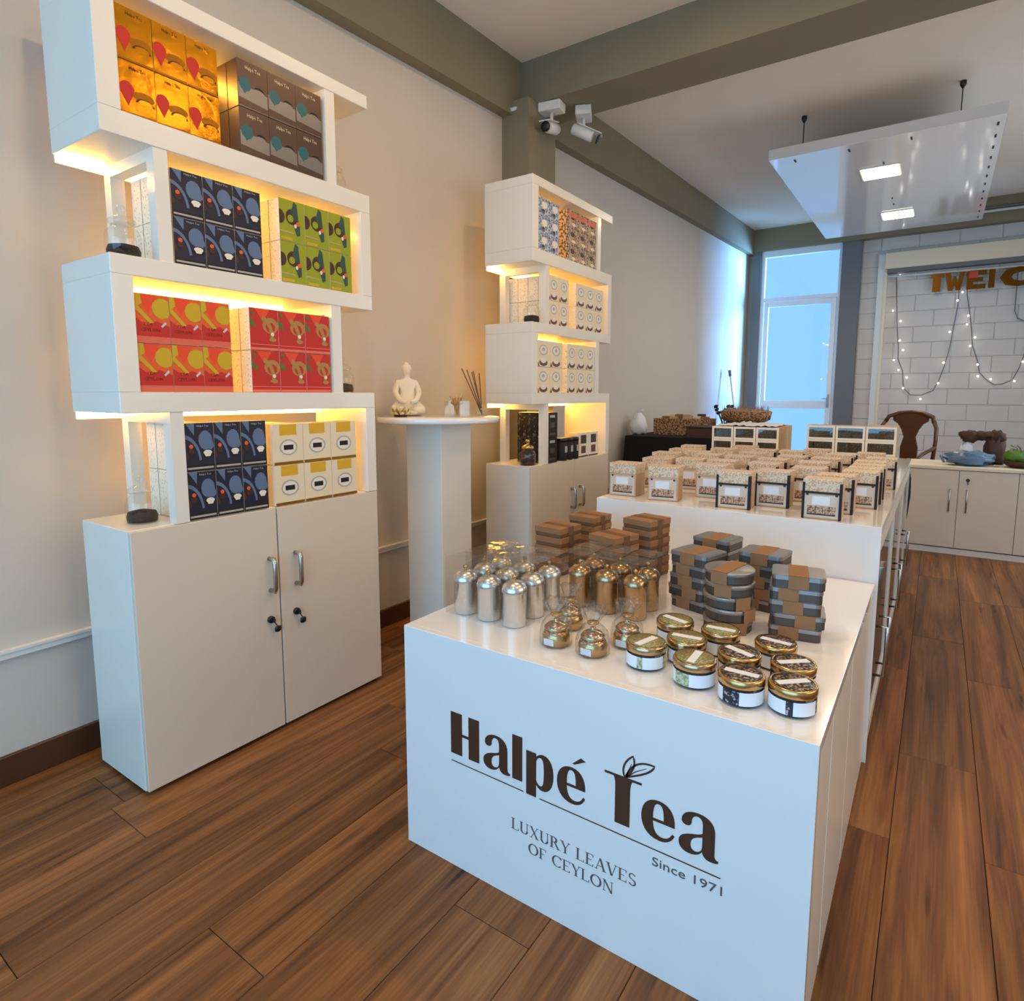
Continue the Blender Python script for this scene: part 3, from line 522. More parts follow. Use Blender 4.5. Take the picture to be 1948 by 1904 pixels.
strip(g_,lf1[:-1],.0042,'brown',True); strip(g_,lf2[:-1],.0042,'brown',True); strip(g_,[(1.918,.44),(1.925,.455),(1.931,.472)],[.003,.002,.001],'brown'); strip(g_,[(1.92,.438),(1.94,.457),(1.965,.473)],[.003,.002,.001],'brown'); g_.obj('logo_leaves',t)
g_=MB(); strip(g_,[(1.424,.3025),(1.652,.3005)],.0026,'brown'); strip(g_,[(1.698,.2995),(2.127,.2965)],.0026,'brown'); g_.obj('logo_underline',t)
def place_text(txt,x0,x1,z,cap,k,name,bold=0):
    vs,fs=text_mesh(txt,1,None,.0005,bold*1.4/cap if bold else 0,3); h=max(v.y for v in vs); sy=cap/h; w=max(v.x for v in vs); mb=MB()
    mb.add([(x0+v.x/w*(x1-x0),AY0-.0006-v.z,z+v.y*sy) for v in vs],fs,k); mb.obj(name,t)
place_text('Since 1971',1.983,2.131,.2600,.0195,'logogrey','tagline_text')
# serif capitals as strokes (unit box 0..1 high)
SER={}
def V(x,t=.13,z0=0,z1=1,ser=3): # vertical stem with serifs (1 bottom, 2 top)
    q=[[(x-t/2,z0),(x+t/2,z0),(x+t/2,z1),(x-t/2,z1)]]
    if ser&1: q.append([(x-t/2-.09,z0),(x+t/2+.09,z0),(x+t/2+.09,z0+.045),(x-t/2-.09,z0+.045)])
    if ser&2: q.append([(x-t/2-.09,z1-.045),(x+t/2+.09,z1-.045),(x+t/2+.09,z1),(x-t/2-.09,z1)])
    return q
def Hh(x0,x1,z,t=.045): return [[(x0,z),(x1,z),(x1,z+t),(x0,z+t)]]
def Dg(x0,z0,x1,z1,t=.12,ser=0):
    q=[[(x0-t/2,z0),(x0+t/2,z0),(x1+t/2,z1),(x1-t/2,z1)]]
    for c,(x,z) in enumerate(((x0,z0),(x1,z1))):
        if ser&(c+1): zz=z if z<.5 else z-.045; q.append([(x-t/2-.08,zz),(x+t/2+.08,zz),(x+t/2+.08,zz+.045),(x-t/2-.08,zz+.045)])
    return q
def Arc(cx,cz,rx,rz,a0,a1,n=14,th=.15,tn=.05):
    q=[]
    for i in range(n):
        aa=a0+(a1-a0)*i/n; bb=a0+(a1-a0)*(i+1)/n
        def pt(a,s):
            w=tn+(th-tn)*abs(math.cos(a)); return (cx+(rx+s*w/2)*math.cos(a),cz+(rz+s*w/2)*math.sin(a))
        q.append([pt(aa,-1),pt(aa,1),pt(bb,1),pt(bb,-1)])
    return q
SER['L']=(.7,V(.15)+Hh(.15,.62,0)+V(.61,.05,0,.22,0)); SER['U']=(.85,V(.17,.13,.32,1,2)+V(.67,.06,.32,1,2)+Arc(.42,.3,.25,.28,PI,2*PI)); SER['X']=(.85,Dg(.15,1,.68,0,.14,3)+Dg(.15,0,.68,1,.05,3))
SER['R']=(.85,V(.17)+Arc(.3,.75,.24,.225,-PI/2,PI/2)+Hh(.17,.32,.955)+Hh(.17,.32,.5)+Dg(.72,0,.42,.52,.13,1)); SER['Y']=(.8,V(.4,.13,0,.5,1)+Dg(.4,.45,.12,1,.13,2)+Dg(.42,.45,.68,1,.05,2)); SER['E']=(.72,V(.17)+Hh(.17,.62,0)+Hh(.17,.62,.955)+Hh(.17,.5,.49)+V(.61,.05,0,.2,0)+V(.61,.05,.8,1,0))
SER['A']=(.85,Dg(.12,0,.42,1,.05,1)+Dg(.72,0,.42,1,.14,1)+Hh(.24,.62,.32)); SER['V']=(.82,Dg(.4,0,.12,1,.14,2)+Dg(.42,0,.7,1,.05,2)); SER['S']=(.62,Arc(.3,.74,.2,.235,.5,1.5*PI,12,.1,.07)+Arc(.3,.26,.2,.24,-PI-.4,PI/2,12,.12,.07)[::1])
SER['O']=(.92,Arc(.45,.5,.36,.48,0,2*PI,22)); SER['F']=(.68,V(.17)+Hh(.17,.6,.955)+Hh(.17,.48,.49)+V(.59,.05,.8,1,0)); SER['C']=(.85,Arc(.47,.5,.38,.48,.75,2*PI-.75,18)+V(.76,.04,.72,.98,0)); SER['N']=(.92,V(.15,.05,0,1,3)+V(.72,.05,0,1,2)+Dg(.72,0,.15,1,.14)); SER[' ']=(.42,[])
SER['S']=(.64,Arc(.31,.745,.2,.225,.45,1.5*PI,12,.09,.07)+Arc(.31,.255,.21,.225,-PI+.35,PI/2,12,.11,.07))
def serif(txt,x0,x1,z,cap,name):
    tot=sum(SER[c][0] for c in txt); sx=(x1-x0)/tot; mb=MB(); x=x0; lay=0
    for c in txt:
        w,qs=SER[c]
        for i,q in enumerate(qs): mb.add([(x+a*sx,AY0-.0008-.00002*(i%9),z+b*cap) for a,b in q],[(0,1,2,3)],'logogrey')
        x+=w*sx
    mb.obj(name,t)
serif('LUXURY LEAVES',1.616,1.950,.1895,.0290,'tagline_text'); serif('OF CEYLON',1.666,1.897,.1450,.0280,'tagline_text')
# ============================================================ DISPLAY TABLE B
BX0,BX1,BY0,BY1,BZ=1.256,2.299,1.722,4.35,.827
t=thing('display_table',(0,0,0),'taller long white display table behind the logo table','table')
MB().cbox(BX0,BX1,BY0+.0195,BY1,BZ-.03,BZ,'gloss',.001).obj('tabletop',t); MB().cbox(BX0,BX1,BY0,BY0+.0195,0,BZ,'gloss',.001).obj('front_panel',t)
MB().box(BX0,BX0+.02,BY0+.02,BY1,.0,BZ-.03,'white').obj('side_panel',t); MB().box(BX0+.02,BX1-.02,BY1-.02,BY1,0,BZ-.03,'white').obj('back_panel',t)
for i in range(3):
    a=BY0+.03+i*.863; b=a+.855
    dr=MB().box(BX1-.022,BX1-.004,a,b,.04,.09,'white').box(BX1-.022,BX1-.004,a,b,BZ-.1,BZ-.032,'white').box(BX1-.022,BX1-.004,a,a+.04,.09,BZ-.1,'white').box(BX1-.022,BX1-.004,b-.04,b,.09,BZ-.1,'white').obj('door',t)
    MB().box(BX1-.018,BX1-.010,a+.04,b-.04,.09,BZ-.1,'mirrorglass').obj('glass_pane',dr)
    MB().tube([(BX1-.004,a+.10,.27),(BX1+.03,a+.10,.27),(BX1+.03,a+.10,.45),(BX1-.004,a+.10,.45)],.006,'steel').obj('handle',dr)
    MB().tube([(BX1-.004,a+.22,.27),(BX1+.03,a+.22,.27),(BX1+.03,a+.22,.45),(BX1-.004,a+.22,.45)],.006,'steel').obj('handle',dr)
# gift cartons on table B
def giftbox(strap):
    g=thing('tea_gift_box',(0,0,0),'x','tea box'); w,dp,h=.122,.10,.138
    b=MB().cbox(-w/2,w/2,0,dp,0,h,'kraftbox',.0015); b.obj('carton',g)
    b=MB(); e=-.0006
    def q(x0,x1,z0,z1,k,ee=0): b.add([(x0,e-ee,z0),(x1,e-ee,z0),(x1,e-ee,z1),(x0,e-ee,z1)],[(0,1,2,3)],k)
    q(-w/2+.006,w/2-.006,.006,.086,'winface'); q(-.03,.026,.05,.08,'label',.0002); q(-.045,.045,.016,.046,'boxprint',.0002); q(-.045,.045,.014,.019,'c_dkbrown',.0004); q(-.05,-.042,.082,.09,'c_dkbrown',.0004); q(.042,.05,.082,.09,'c_dkbrown',.0004)
    b.obj('front_print',g)
    MB().cbox(-w/2-.001,w/2+.001,-.002,dp+.001,.096,h+.0015,'boxtop',.002).obj('lid',g)
    if strap:
        s=MB(); 
        for xx in (-w/2-.0015,w/2-.0065): s.box(xx,xx+.008,-.004,-.001,0,.128,'c_black').box(xx if xx<0 else xx+.0065,(xx if xx<0 else xx+.0065)+.0015,-.001,.02,0,.128,'c_black')
        s.box(-w/2,w/2,-.0045,-.0025,.090,.096,'c_black').obj('black_strap',g)
    return Proto(g)
M['kraftbox']=mat('kraft_carton',(200,166,132),.6,var=.15,vscale=12); M['winface']=mat('pale_print',(214,198,176),.5,var=.15,vscale=30); M['boxtop']=speckle_mat('lid_print',(196,160,116),(226,208,180),160,.5,.45); M['boxprint']=speckle_mat('scene_print',(120,80,56),(206,176,146),140,.5,.5)
gp,gs=giftbox(False),giftbox(True)
PL=[('k',1.325,1.825,.0,'front left corner'),('k',1.515,1.80,.14,'second along the front edge'),('k',1.655,1.975,.03,'behind and between the second and third front boxes'),
 ('k',1.36,2.10,0,'second row left'),('k',1.50,2.16,.1,'second row, second from left'),('k',1.29,2.39,0,'third row far left'),('k',1.64,2.17,0,'third column second row'),('k',1.50,2.41,.05,'third row middle left'),('k',1.29,2.63,.0,'fourth row far left'),('k',1.41,2.53,.1,'fourth row second'),('k',1.65,2.41,0,'third row centre left'),('k',1.47,2.78,0,'fifth row left centre'),('k',1.27,2.88,.1,'fifth row far left'),('k',1.66,2.63,0,'fourth row centre'),('k',1.53,3.01,.05,'back row left centre'),
 ('s',1.80,1.785,.04,'front centre, first strapped box'),('s',1.915,1.90,.0,'front centre, second strapped box'),('s',2.111,1.752,.02,'front right, nearest the corner'),('s',2.132,1.90,.0,'directly behind the front right box'),('s',2.195,2.07,0,'right edge, third from front'),('s',2.20,2.20,.02,'right edge, fourth from front'),('s',2.20,2.34,0,'right edge, fifth from front'),('s',2.195,2.49,0,'right edge, sixth from front'),('s',2.225,2.68,0,'right edge, rearmost'),
 ('s',2.01,2.09,0,'centre right, second row'),('s',1.995,2.32,.05,'centre right, third row'),('s',1.82,2.16,0,'centre, second row'),('s',1.815,2.36,.03,'centre, third row'),('s',2.01,2.54,0,'centre right, fourth row'),('s',2.04,2.76,.05,'centre right, fifth row'),('s',1.86,2.55,.0,'centre, fourth row'),('s',1.81,2.84,0,'centre, fifth row'),('s',1.67,2.84,.03,'centre left, fifth row'),('s',1.90,3.02,0,'back row centre right'),('s',2.16,2.93,0,'back row right')]
for kd,x,y,rz,pos in PL:
    if kd=='k': gp.put((x,y,BZ+.0006),'kraft tea box without straps, '+pos,'plain kraft tea boxes on the tall table',(0,0,rz))
    else: gs.put((x,y,BZ+.0006),'kraft tea box with black straps, '+pos,'strapped tea boxes on the tall table',(0,0,rz))
# window boxes at the back of table B
def winbox(w,h,dp):
    g=thing('window_tea_box',(0,0,0),'x','tea box'); MB().box(-w/2,w/2,.003,dp,0,h,'c_tan').box(-w/2,-w/2+.012,0,.003,0,h,'c_white').box(w/2-.012,w/2,0,.003,0,h,'c_white').box(-w/2+.012,w/2-.012,0,.003,0,.012,'c_white').box(-w/2+.012,w/2-.012,0,.003,h-.012,h,'c_white').obj('carton',g)
    b=MB().box(-w/2+.012,w/2-.012,.0022,.003,.012,h-.012,'potp'); b.obj('tea_window',g)
    MB().box(-w/2+.012,w/2-.012,.0004,.001,.012,h-.012,'glass').obj('film_pane',g); return Proto(g)
for (x0,y0,w,h,dep,nm) in ((1.262,3.28,.132,.079,3,'left'),(1.78,3.45,.155,.0835,2,'right')):
    wp=winbox(w-.003,h-.001,.13)
    for dd in range(dep):
        for c in range(3):
            if dd>0 and c<2: continue
            for rr in range(3):
                wp.put((x0+w*(c+.5),y0+dd*.132,BZ+.0006+rr*h),f"dark windowed tea box, {nm} block, {('bottom','middle','top')[rr]} row {('left','middle','right')[c]}"+('' if dd==0 else f", {ORD[dd]} from front"),nm+' block of windowed tea boxes')
t=thing('plastic_sheet',(0,0,0),'crumpled clear plastic lying on the left block of windowed boxes','plastic bag')
b=MB(); nx,ny=16,10; vs=[(1.30+.34*i/nx,3.28+.36*j/ny,BZ+3*.079+.006+.022*abs(noise.noise(Vector((i*.5,j*.6,2))))) for j in range(ny+1) for i in range(nx+1)]
b.add(vs,[(j*(nx+1)+i,j*(nx+1)+i+1,(j+1)*(nx+1)+i+1,(j+1)*(nx+1)+i) for j in range(ny) for i in range(nx)],'label',True); so=b.obj('sheet',t); sm=so.modifiers.new('s','SOLIDIFY'); sm.thickness=.002
# ============================================================ TABLE A GOODS
def canister(body,knob):
    g=thing('tea_canister',(0,0,0),'x','canister')
    MB().lathe([(.030,0),(.033,.004),(.033,.092),(.0335,.093)],body,28).obj('body',g)
    MB().lathe([(.0345,.0925),(.035,.095),(.035,.101),(.031,.112),(.022,.120),(.009,.124),(.0,.1245)],body,28).obj('dome_lid',g)
    MB().lathe([(.004,.1235),(.003,.128),(.007,.133),(.005,.138),(0,.140)],knob,12).obj('knob',g)
    w=.041; b=MB()
    b.add([(-w,-w,.001),(w,-w,.001),(w,w,.001),(-w,w,.001),(-w,-w,.165),(w,-w,.165),(w,w,.165),(-w,w,.165)],[(4,5,6,7),(0,1,5,4),(1,2,6,5),(2,3,7,6),(3,0,4,7)],'pvc').obj('clear_box',g)
    return Proto(g)
cs,cg=canister('silver','gold'),canister('champagne','gold')
rn=['front','middle','rear']; cn_=['left','middle','right']
for j in range(3):
    for i in range(3):
        x=1.333+i*.0865+j*.002; y=.745+j*.0875+(.0 if i else .004)
        cs.put((x,y,AZ+.0006),f"silver domed canister in clear box, {rn[j]} row {cn_[i]}, left group",'boxed silver canisters at table left corner',(0,0,.03*(i-1)))
for j in range(2):
    for i in range(3):
        cg.put((1.578+i*.089,.985+j*.09-i*.003,AZ+.0006),f"bronze domed canister in clear box, {rn[j*2]} row {cn_[i]}, middle group",'boxed bronze canisters beside brown cartons',(0,0,-.05))
# small gold jars wrapped in cellophane
def wrapjar():
    g=thing('wrapped_jar',(0,0,0),'x','jar')
    MB().lathe([(.029,0),(.034,.004),(.0355,.024),(.031,.036),(.026,.040)],'gold',24).obj('jar_body',g); MB().lathe([(.029,.040),(.030,.046),(.022,.054),(.008,.058),(.005,.062),(.007,.066),(0,.069)],'champagne',20).obj('lid',g)
    MB().lathe([(.036,.001),(.041,.006),(.041,.034),(.036,.055),(.024,.070),(.013,.078),(.017,.088),(.026,.100),(.030,.112),(.024,.118)],'cello',36,wob=lambda a,z:1+(.04+max(0,z-.05)*3.2)*math.sin(7*a+z*60)).obj('cellophane_wrap',g)
    MB().lathe([(.0135,.0755),(.0145,.078),(.0135,.0805)],'gold',12).obj('tie',g)
    MB().cbox(-.014,.014,-.0378,-.0358,.008,.024,'label',.0005).obj('paper_label',g); return Proto(g)
wj=wrapjar()
for x,y,lb in ((1.667,.697,'leftmost gold jar wrapped in cellophane, near front canister'),(1.770,.697,'gold jar wrapped in cellophane, nearest the front edge'),(1.818,.790,'gold wrapped jar just left of the green labelled jars'),(1.640,.815,'gold wrapped jar behind the leftmost wrapped jar')): wj.put((x,y,AZ+.0006),lb,'gold jars wrapped in cellophane')
# tea caviar style round jars with metal lids
M['pat_green']=speckle_mat('green_leaf_print',(120,150,96),(196,196,170),150,.5,.5); M['pat_greenlid']=speckle_mat('green_lid_print',(112,124,40),(176,150,112),190,.5,.4); M['pat_navy']=speckle_mat('navy_flower_print',(22,24,40),(180,184,196),190,.62,.5); M['pat_navylid']=speckle_mat('dark_lid_print',(38,28,24),(176,148,116),170,.56,.4)
def rjar(kind):
    g=thing('round_jar',(0,0,0),'x','jar'); lidp='pat_greenlid' if kind=='g' else 'pat_navylid'; sp='pat_green' if kind=='g' else 'pat_navy'
    MB().lathe([(.038,0),(.0425,.003),(.0425,.040)],'tea',28).obj('tea_fill',g)
    MB().lathe([(.040,.0),(.0445,.002),(.0445,.043)],'glass',28).obj('glass_body',g)
    MB().lathe([(.0455,.039),(.0465,.041),(.0465,.053),(.044,.0575),(.041,.0565)],'gold' if kind=='n' else 'champagne',32).obj('metal_lid',g)
    l=MB().lathe([(.0405,.0567),(.0405,.0573)],lidp,28); l.obj('lid_label',g)
    MB().box(-.034,.034,-.0085,.0085,.0573,.0578,'label').obj('paper_strip',g)
    b=MB(); n=30; R0,R1=.0447,.0452
    def seg(a0,a1,k,m,z0=.006,z1=.034):
        p=[(R1*math.cos(a0+(a1-a0)*i/m),R1*math.sin(a0+(a1-a0)*i/m)) for i in range(m+1)]
        b.add([(x,y,z0) for x,y in p]+[(x,y,z1) for x,y in p],[(i,i+1,m+2+i,m+1+i) for i in range(m)],k,True)
    seg(-2.9,-1.75,'label',8); seg(-1.75,-1.45,sp,3); seg(-1.45,-.3,'label',8); seg(-.3,.5,sp,6); seg(.5,2.6,'label',10); seg(2.6,3.383,sp,6)
    b.obj('side_label',g); return Proto(g)
jg,jn=rjar('g'),rjar('n')
JR=[('g',1.900,.713,1.3,.1,'green labelled round jar, leftmost, beside wrapped gold jars'),('g',2.022,.690,1.6,-2.0,'green patterned round jar at the front, upright lid strip'),('n',2.127,.668,.0,-1.9,'navy floral round jar, front row, second from table corner'),('n',2.222,.685,.75,.1,'navy round jar with bright gold rim, nearest table corner'),
 ('g',1.970,.790,.1,.6,'green round jar behind the front green jars'),('g',1.907,.885,-.3,.4,'green round jar farthest back, next to bronze canisters'),('g',2.022,.885,.05,.3,'green lidded round jar right before the round tin stack'),('n',2.095,.775,-.4,.3,'dark lidded round jar in second row, left one'),('n',2.150,.880,-.1,.5,'dark lidded round jar farthest back before the square tins'),('n',2.205,.785,.7,.4,'dark lidded round jar behind the gold rimmed one')]
for k,x,y,rz,r3,lb in JR:
    o=(jg if k=='g' else jn).put((x,y,AZ+.0006),lb,'round labelled jars',(0,0,0))
    for ch in o.children:
        if ch.name.startswith(('paper_strip','lid_label')): ch.rotation_euler=(0,0,rz)
        elif ch.name.startswith('side_label'): ch.rotation_euler=(0,0,r3)
# tins with kraft bands
def rrect(w,d,r,n=4):
    P_=[]
    for cx,cy,a in ((w/2-r,d/2-r,0),(-w/2+r,d/2-r,PI/2),(-w/2+r,-d/2+r,PI),(w/2-r,-d/2+r,1.5*PI)):
        for i in range(n+1): P_.append((cx+r*math.cos(a+PI/2*i/n),cy+r*math.sin(a+PI/2*i/n)))
    return P_
def sqtin():
    g=thing('flat_tin',(0,0,0),'x','tin'); MB().prism(rrect(.124,.112,.014),0,.0225,'tinbody').obj('tin_body',g)
    MB().prism(rrect(.127,.115,.015),.0215,.0315,'tinlid').prism(rrect(.119,.107,.012),.0315,.0328,'tinlid').obj('tin_lid',g)
    w=.024; MB().box(-w,w,-.0583,-.0577,.0,.0334,'kraft').box(-w,w,.0577,.0583,0,.0334,'kraft').box(-w,w,-.0583,.0583,.0328,.0334,'kraft').obj('kraft_band',g); return Proto(g)
def rdtin():
    g=thing('round_tin',(0,0,0),'x','tin'); MB().lathe([(.060,0),(.062,.002),(.062,.022)],'tinbody',32,smooth=False).obj('tin_body',g)
    MB().lathe([(.0645,.0215),(.0645,.030),(.062,.032)],'tinlid',32).obj('tin_lid',g)
    w=.022; MB().box(-w,w,-.0653,-.0647,0,.0334,'kraft').box(-w,w,.0647,.0653,0,.0334,'kraft').box(-w,w,-.0653,.0653,.0328,.0334,'kraft').obj('kraft_band',g); return Proto(g)
lv5=['bottom','second','middle','fourth','top']
sq,rd_=sqtin(),rdtin()
for (x,y,rz,nm,sh) in ((2.150,1.115,.18,'nearest right stack',(.0,.012,-.010,-.004,.004)),(1.868,1.180,-.28,'left stack behind bronze canisters',(.01,-.012,-.004,.006,0)),(1.862,1.395,-.20,'rear left stack',(0,.004,0,-.004,0)),(2.030,1.290,-.10,'rear right stack',(0,.004,0,0,.003))):
    for k in range(5):
        sqo=sq.put((x+sh[k]*.5,y+(k%2)*.002,AZ+.0008+k*.0336),f"flat grey tin with kraft band, {lv5[k]} of the {nm}",'square banded tins',(0,0,rz+(((k*37)%5)-2)*.012+(PI if k%2 else 0)))
        for ch in sqo.children:
            if ch.name.startswith('kraft_band'): ch.location.x=(-.014,.016,-.004,-.017,0)[k]*(-1 if k%2 else 1)
for k in range(5): rd_.put((1.992+(0,.004,-.002,.002,0)[k],1.055,AZ+.0008+k*.0336),f"round grey tin with kraft band, {lv5[k]} of the round stack",'round banded tins',(0,0,(.7,-2.0,.9,.0,-.15)[k]))
def kbox():
    g=thing('kraft_box',(0,0,0),'x','box'); MB().cbox(-.055,.055,-.06,.06,0,.021,'kraftd',.001).obj('box_base',g); MB().cbox(-.0565,.0565,-.0615,.0615,.012,.0325,'kraft',.001).obj('lid',g)
    MB().box(-.0575,.0575,-.015,.015,.0,.0330,'kraftd').obj('paper_band',g); return Proto(g)
kb=kbox()
for (x,y,rz,n,nm) in ((1.338,1.262,-.12,5,'left stack'),(1.345,1.495,-.1,5,'rear left stack'),(1.562,1.245,-.28,5,'front right stack'),(1.610,1.405,-.2,6,'tallest rear right stack')):
    for k in range(n):
        L5=['bottom','second','third','fourth','top'] if n==5 else ['bottom','second','third','fourth','fifth','top']
        kb.put((x+.002*(k%2),y,AZ+.0008+k*.0334),f"brown kraft box, {L5[k]} of the {nm} beside the tins",'brown kraft boxes',(0,0,rz+(((k*23)%5)-2)*.015))
# ============================================================ BACK OF THE SHOP
t=thing('covered_table',(0,0,0),'table under black cloth against the left wall behind white table','table')
b=MB(); X0_,X1_,Y0_,Y1_,ZT_=.07,1.20,4.62,5.6,.885
b.cbox(X0_,X1_,Y0_,Y1_,ZT_-.015,ZT_,'blackcloth',.004)
N_=48; pr_=[]
for i in range(N_):
    s_=i/N_*4; sd=int(s_); q=s_-sd; c_=[(X0_,Y0_),(X1_,Y0_),(X1_,Y1_),(X0_,Y1_),(X0_,Y0_)]; pr_.append((c_[sd][0]+(c_[sd+1][0]-c_[sd][0])*q,c_[sd][1]+(c_[sd+1][1]-c_[sd][1])*q))
mx_,my_=(X0_+X1_)/2,(Y0_+Y1_)/2; vs=[]
for z,sc in ((ZT_-.004,1.0),(.5,1.03),(.03,1.05)):
    for i,(x,y) in enumerate(pr_): w_=sc+(.03*math.sin(i*1.9) if z<.8 else 0); vs.append((mx_+(x-mx_)*w_,my_+(y-my_)*w_,z))
b.add(vs,[(l*N_+i,(l+1)*N_+i,(l+1)*N_+(i+1)%N_,l*N_+(i+1)%N_) for l in (0,1) for i in range(N_)],'blackcloth',True); b.obj('black_cloth',t)
MB().cbox(X0_+.05,X1_-.05,Y0_+.05,Y1_-.05,.03,ZT_-.03,'c_black').obj('frame',t)
t=thing('wicker_box',(.47,5.06,.8855),'brown wicker box full of packets on the black covered table','basket')
b=MB().box(-.25,.25,-.14,-.125,0,.15,'wicker').box(-.25,.25,.125,.14,0,.15,'wicker').box(-.25,-.235,-.125,.125,0,.15,'wicker').box(.235,.25,-.125,.125,0,.15,'wicker').box(-.235,.235,-.125,.125,0,.01,'wicker'); b.obj('basket_body',t)
b=MB()
for k in range(14): b.cbox(-.2+.03*k-.03,-.2+.03*k+.04,-.1+.06*(k%4)-.02,-.1+.06*(k%4)+.04,.06,.15+.02*(k%3),('c_tan','kraft','c_cream','c_dkbrown')[k%4],.003,T=Matrix.Rotation(.05*(k%3),4,'Z'))
b.obj('packets',t,kind='stuff')
t=thing('storage_box',(.79,4.78,.8855),'dark brown low box on the black covered table beside wicker box','box')
MB().cbox(-.16,.18,-.14,.12,0,.085,'brownbag',.004).obj('box_body',t); MB().cbox(-.165,.185,-.145,.125,.085,.10,'c_dkbrown',.003).obj('lid',t)
t=thing('storage_box',(1.0,5.14,.8855),'black box under the fluffy wicker tray','box')
MB().cbox(-.15,.15,-.13,.13,0,.10,'c_black',.003).obj('box_body',t); MB().cbox(-.155,.155,-.135,.135,.10,.12,'brownbag',.003).obj('lid',t)
t=thing('fluffy_tray',(1.00,5.14,1.0065),'shallow wicker tray topped with beige fluff on black covered table','tray')
MB().lathe([(.15,0),(.21,.03),(.225,.10),(.21,.102),(.20,.04),(0,.035)],'wicker',28,T=Matrix.Scale(.62,4,(0,1,0))).obj('tray_body',t)
b=MB(); rg=random.Random(5)
for k in range(260):
    a=rg.uniform(0,2*PI); q=.2*math.sqrt(rg.random()); x=q*math.cos(a); y=.6*q*math.sin(a); h=rg.uniform(.03,.07)
    b.add([(x-.003,y,.09),(x+.003,y,.09),(x+rg.uniform(-.02,.02),y+rg.uniform(-.02,.02),.10+h)],[(0,1,2)],'fur')
b.blob((0,0,.095),(.2,.12,.028),'fur',4,.2,5,18); b.obj('fluff',t,kind='stuff')
t=thing('dark_dried_flowers',(.76,5.34,.8855),'dark dried flowers poking up beside the fluffy wicker tray','dried flowers')
b=MB()
for k in range(10):
    a=k*.7; b.tube([(0,0,0),(.03*math.cos(a),.03*math.sin(a),.12),(.09*math.cos(a),.06*math.sin(a),.2+.03*(k%3))],.004,'c_black',5)
    b.blob((.09*math.cos(a),.06*math.sin(a),.2+.03*(k%3)),(.02,.02,.016),'c_black',k,.5,5,8)
b.obj('stems',t)
t=thing('plastic_bag',(.12,4.80,.8855),'pale translucent plastic bag on the left end of the black covered table','plastic bag')
MB().blob((0,0,.09),(.075,.09,.11),'label',5,.2,3,16,flat=0).obj('bag_body',t); MB().tube([(0,0,.19),(.01,0,.22),(.04,0,.23)],.008,'label').obj('knot',t)
t=thing('leaning_pole',(.11,7.9,0),'thin white pole with dark tip leaning on left wall','pole')
MB().tube([(.22,0,0),(-.02,0,1.50)],.011,'rail',8).obj('shaft',t); MB().tube([(-.02,0,1.50),(-.032,0,1.58)],.02,'cable',8).obj('tip',t)
# low cupboards
t=thing('low_cupboard',(0,0,0),'low cream cupboard run with white worktop in front of block wall','cupboard')
CX0,CX1,CY,CH=2.232,4.2,5.28,.70
MB().cbox(CX0,CX1,CY+.02,CY+.52,.05,CH-.025,'white',.002).obj('carcass',t); MB().cbox(CX0-.005,CX1,CY-.012,CY+.53,CH-.025,CH,'cream',.002).obj('worktop',t); MB().box(CX0,CX1,CY+.01,CY+.5,0,.045,'rail').obj('plinth',t)
for k in range(5):
    a=CX0+.002+k*.366; dr=MB().cbox(a,a+.362,CY,CY+.018,.055,CH-.03,'door',.0015).obj('door',t)
    hx=a+.31 if k%2==0 else a+.055
    MB().tube([(hx,CY,.52),(hx,CY-.022,.52),(hx,CY-.022,.345),(hx,CY,.345)],.006,'steel').obj('handle',dr)
    if k%2: MB().lathe([(.012,0),(.012,.012),(0,.012)],'dark',12,T=Matrix.Translation((hx,CY,.60))@Matrix.Rotation(PI/2,4,'X')).cbox(hx-.003,hx+.003,CY-.02,CY-.01,.565,.60,'dark',.0008).obj('lock',dr)
# chair behind the cupboards (moulded plastic armchair)
t=thing('plastic_chair',(2.14,6.12,0),'brown moulded plastic armchair behind the low cupboards','chair',None,(0,0,-.35))
MB().cbox(-.21,.21,-.2,.2,.50,.525,'chair',.008).obj('seat',t)
b=MB(); 
cv=[(-.21,.20,1.00),(-.19,.215,1.05),(-.10,.235,1.085),(0,.24,1.095),(.10,.235,1.085),(.19,.215,1.05),(.21,.20,1.00)]
b.tube(cv,.02,'chair',8)
pf=[(-.16,1.08),(-.15,1.01),(-.11,.985),(-.075,.93),(-.05,.86),(-.075,.76),(-.07,.53),(.07,.53),(.075,.76),(.05,.86),(.075,.93),(.11,.985),(.15,1.01),(.16,1.08)]
b.prism(pf,-.238,-.222,'chair',T=Matrix.Rotation(PI/2,4,'X')); b.obj('backrest',t)
for s_ in (-1,1):
    MB().tube([(s_*.20,.205,1.02),(s_*.238,.18,.95),(s_*.242,.17,.84),(s_*.215,.18,.52)],.017,'chair',8).obj('back_post',t)
    MB().tube([(s_*.24,.17,.78),(s_*.25,.05,.76),(s_*.25,-.12,.73),(s_*.245,-.19,.70),(s_*.22,-.2,.52)],.016,'chair',8).obj('armrest',t)
    MB().tube([(s_*.19,-.18,.51),(s_*.215,-.2,0)],[.024,.016],'chair',8).obj('leg',t); MB().tube([(s_*.19,.18,.51),(s_*.215,.23,0)],[.024,.016],'chair',8).obj('leg',t)
t=thing('draped_garment',(2.268,4.46,-.04),'dark garment hanging at the far right end of tall table','clothing')
b=MB(); vs=[]; 
for l,(z,w,dp) in enumerate(((.80,.03,.03),(.72,.05,.06),(.60,.055,.10),(.48,.05,.08),(.36,.03,.05),(.30,.012,.02))):
    for i in range(12): a=2*PI*i/12; vs.append((w*.6*math.cos(a)*(1+.2*math.sin(3*a+l)),dp*.6*math.sin(a),z))
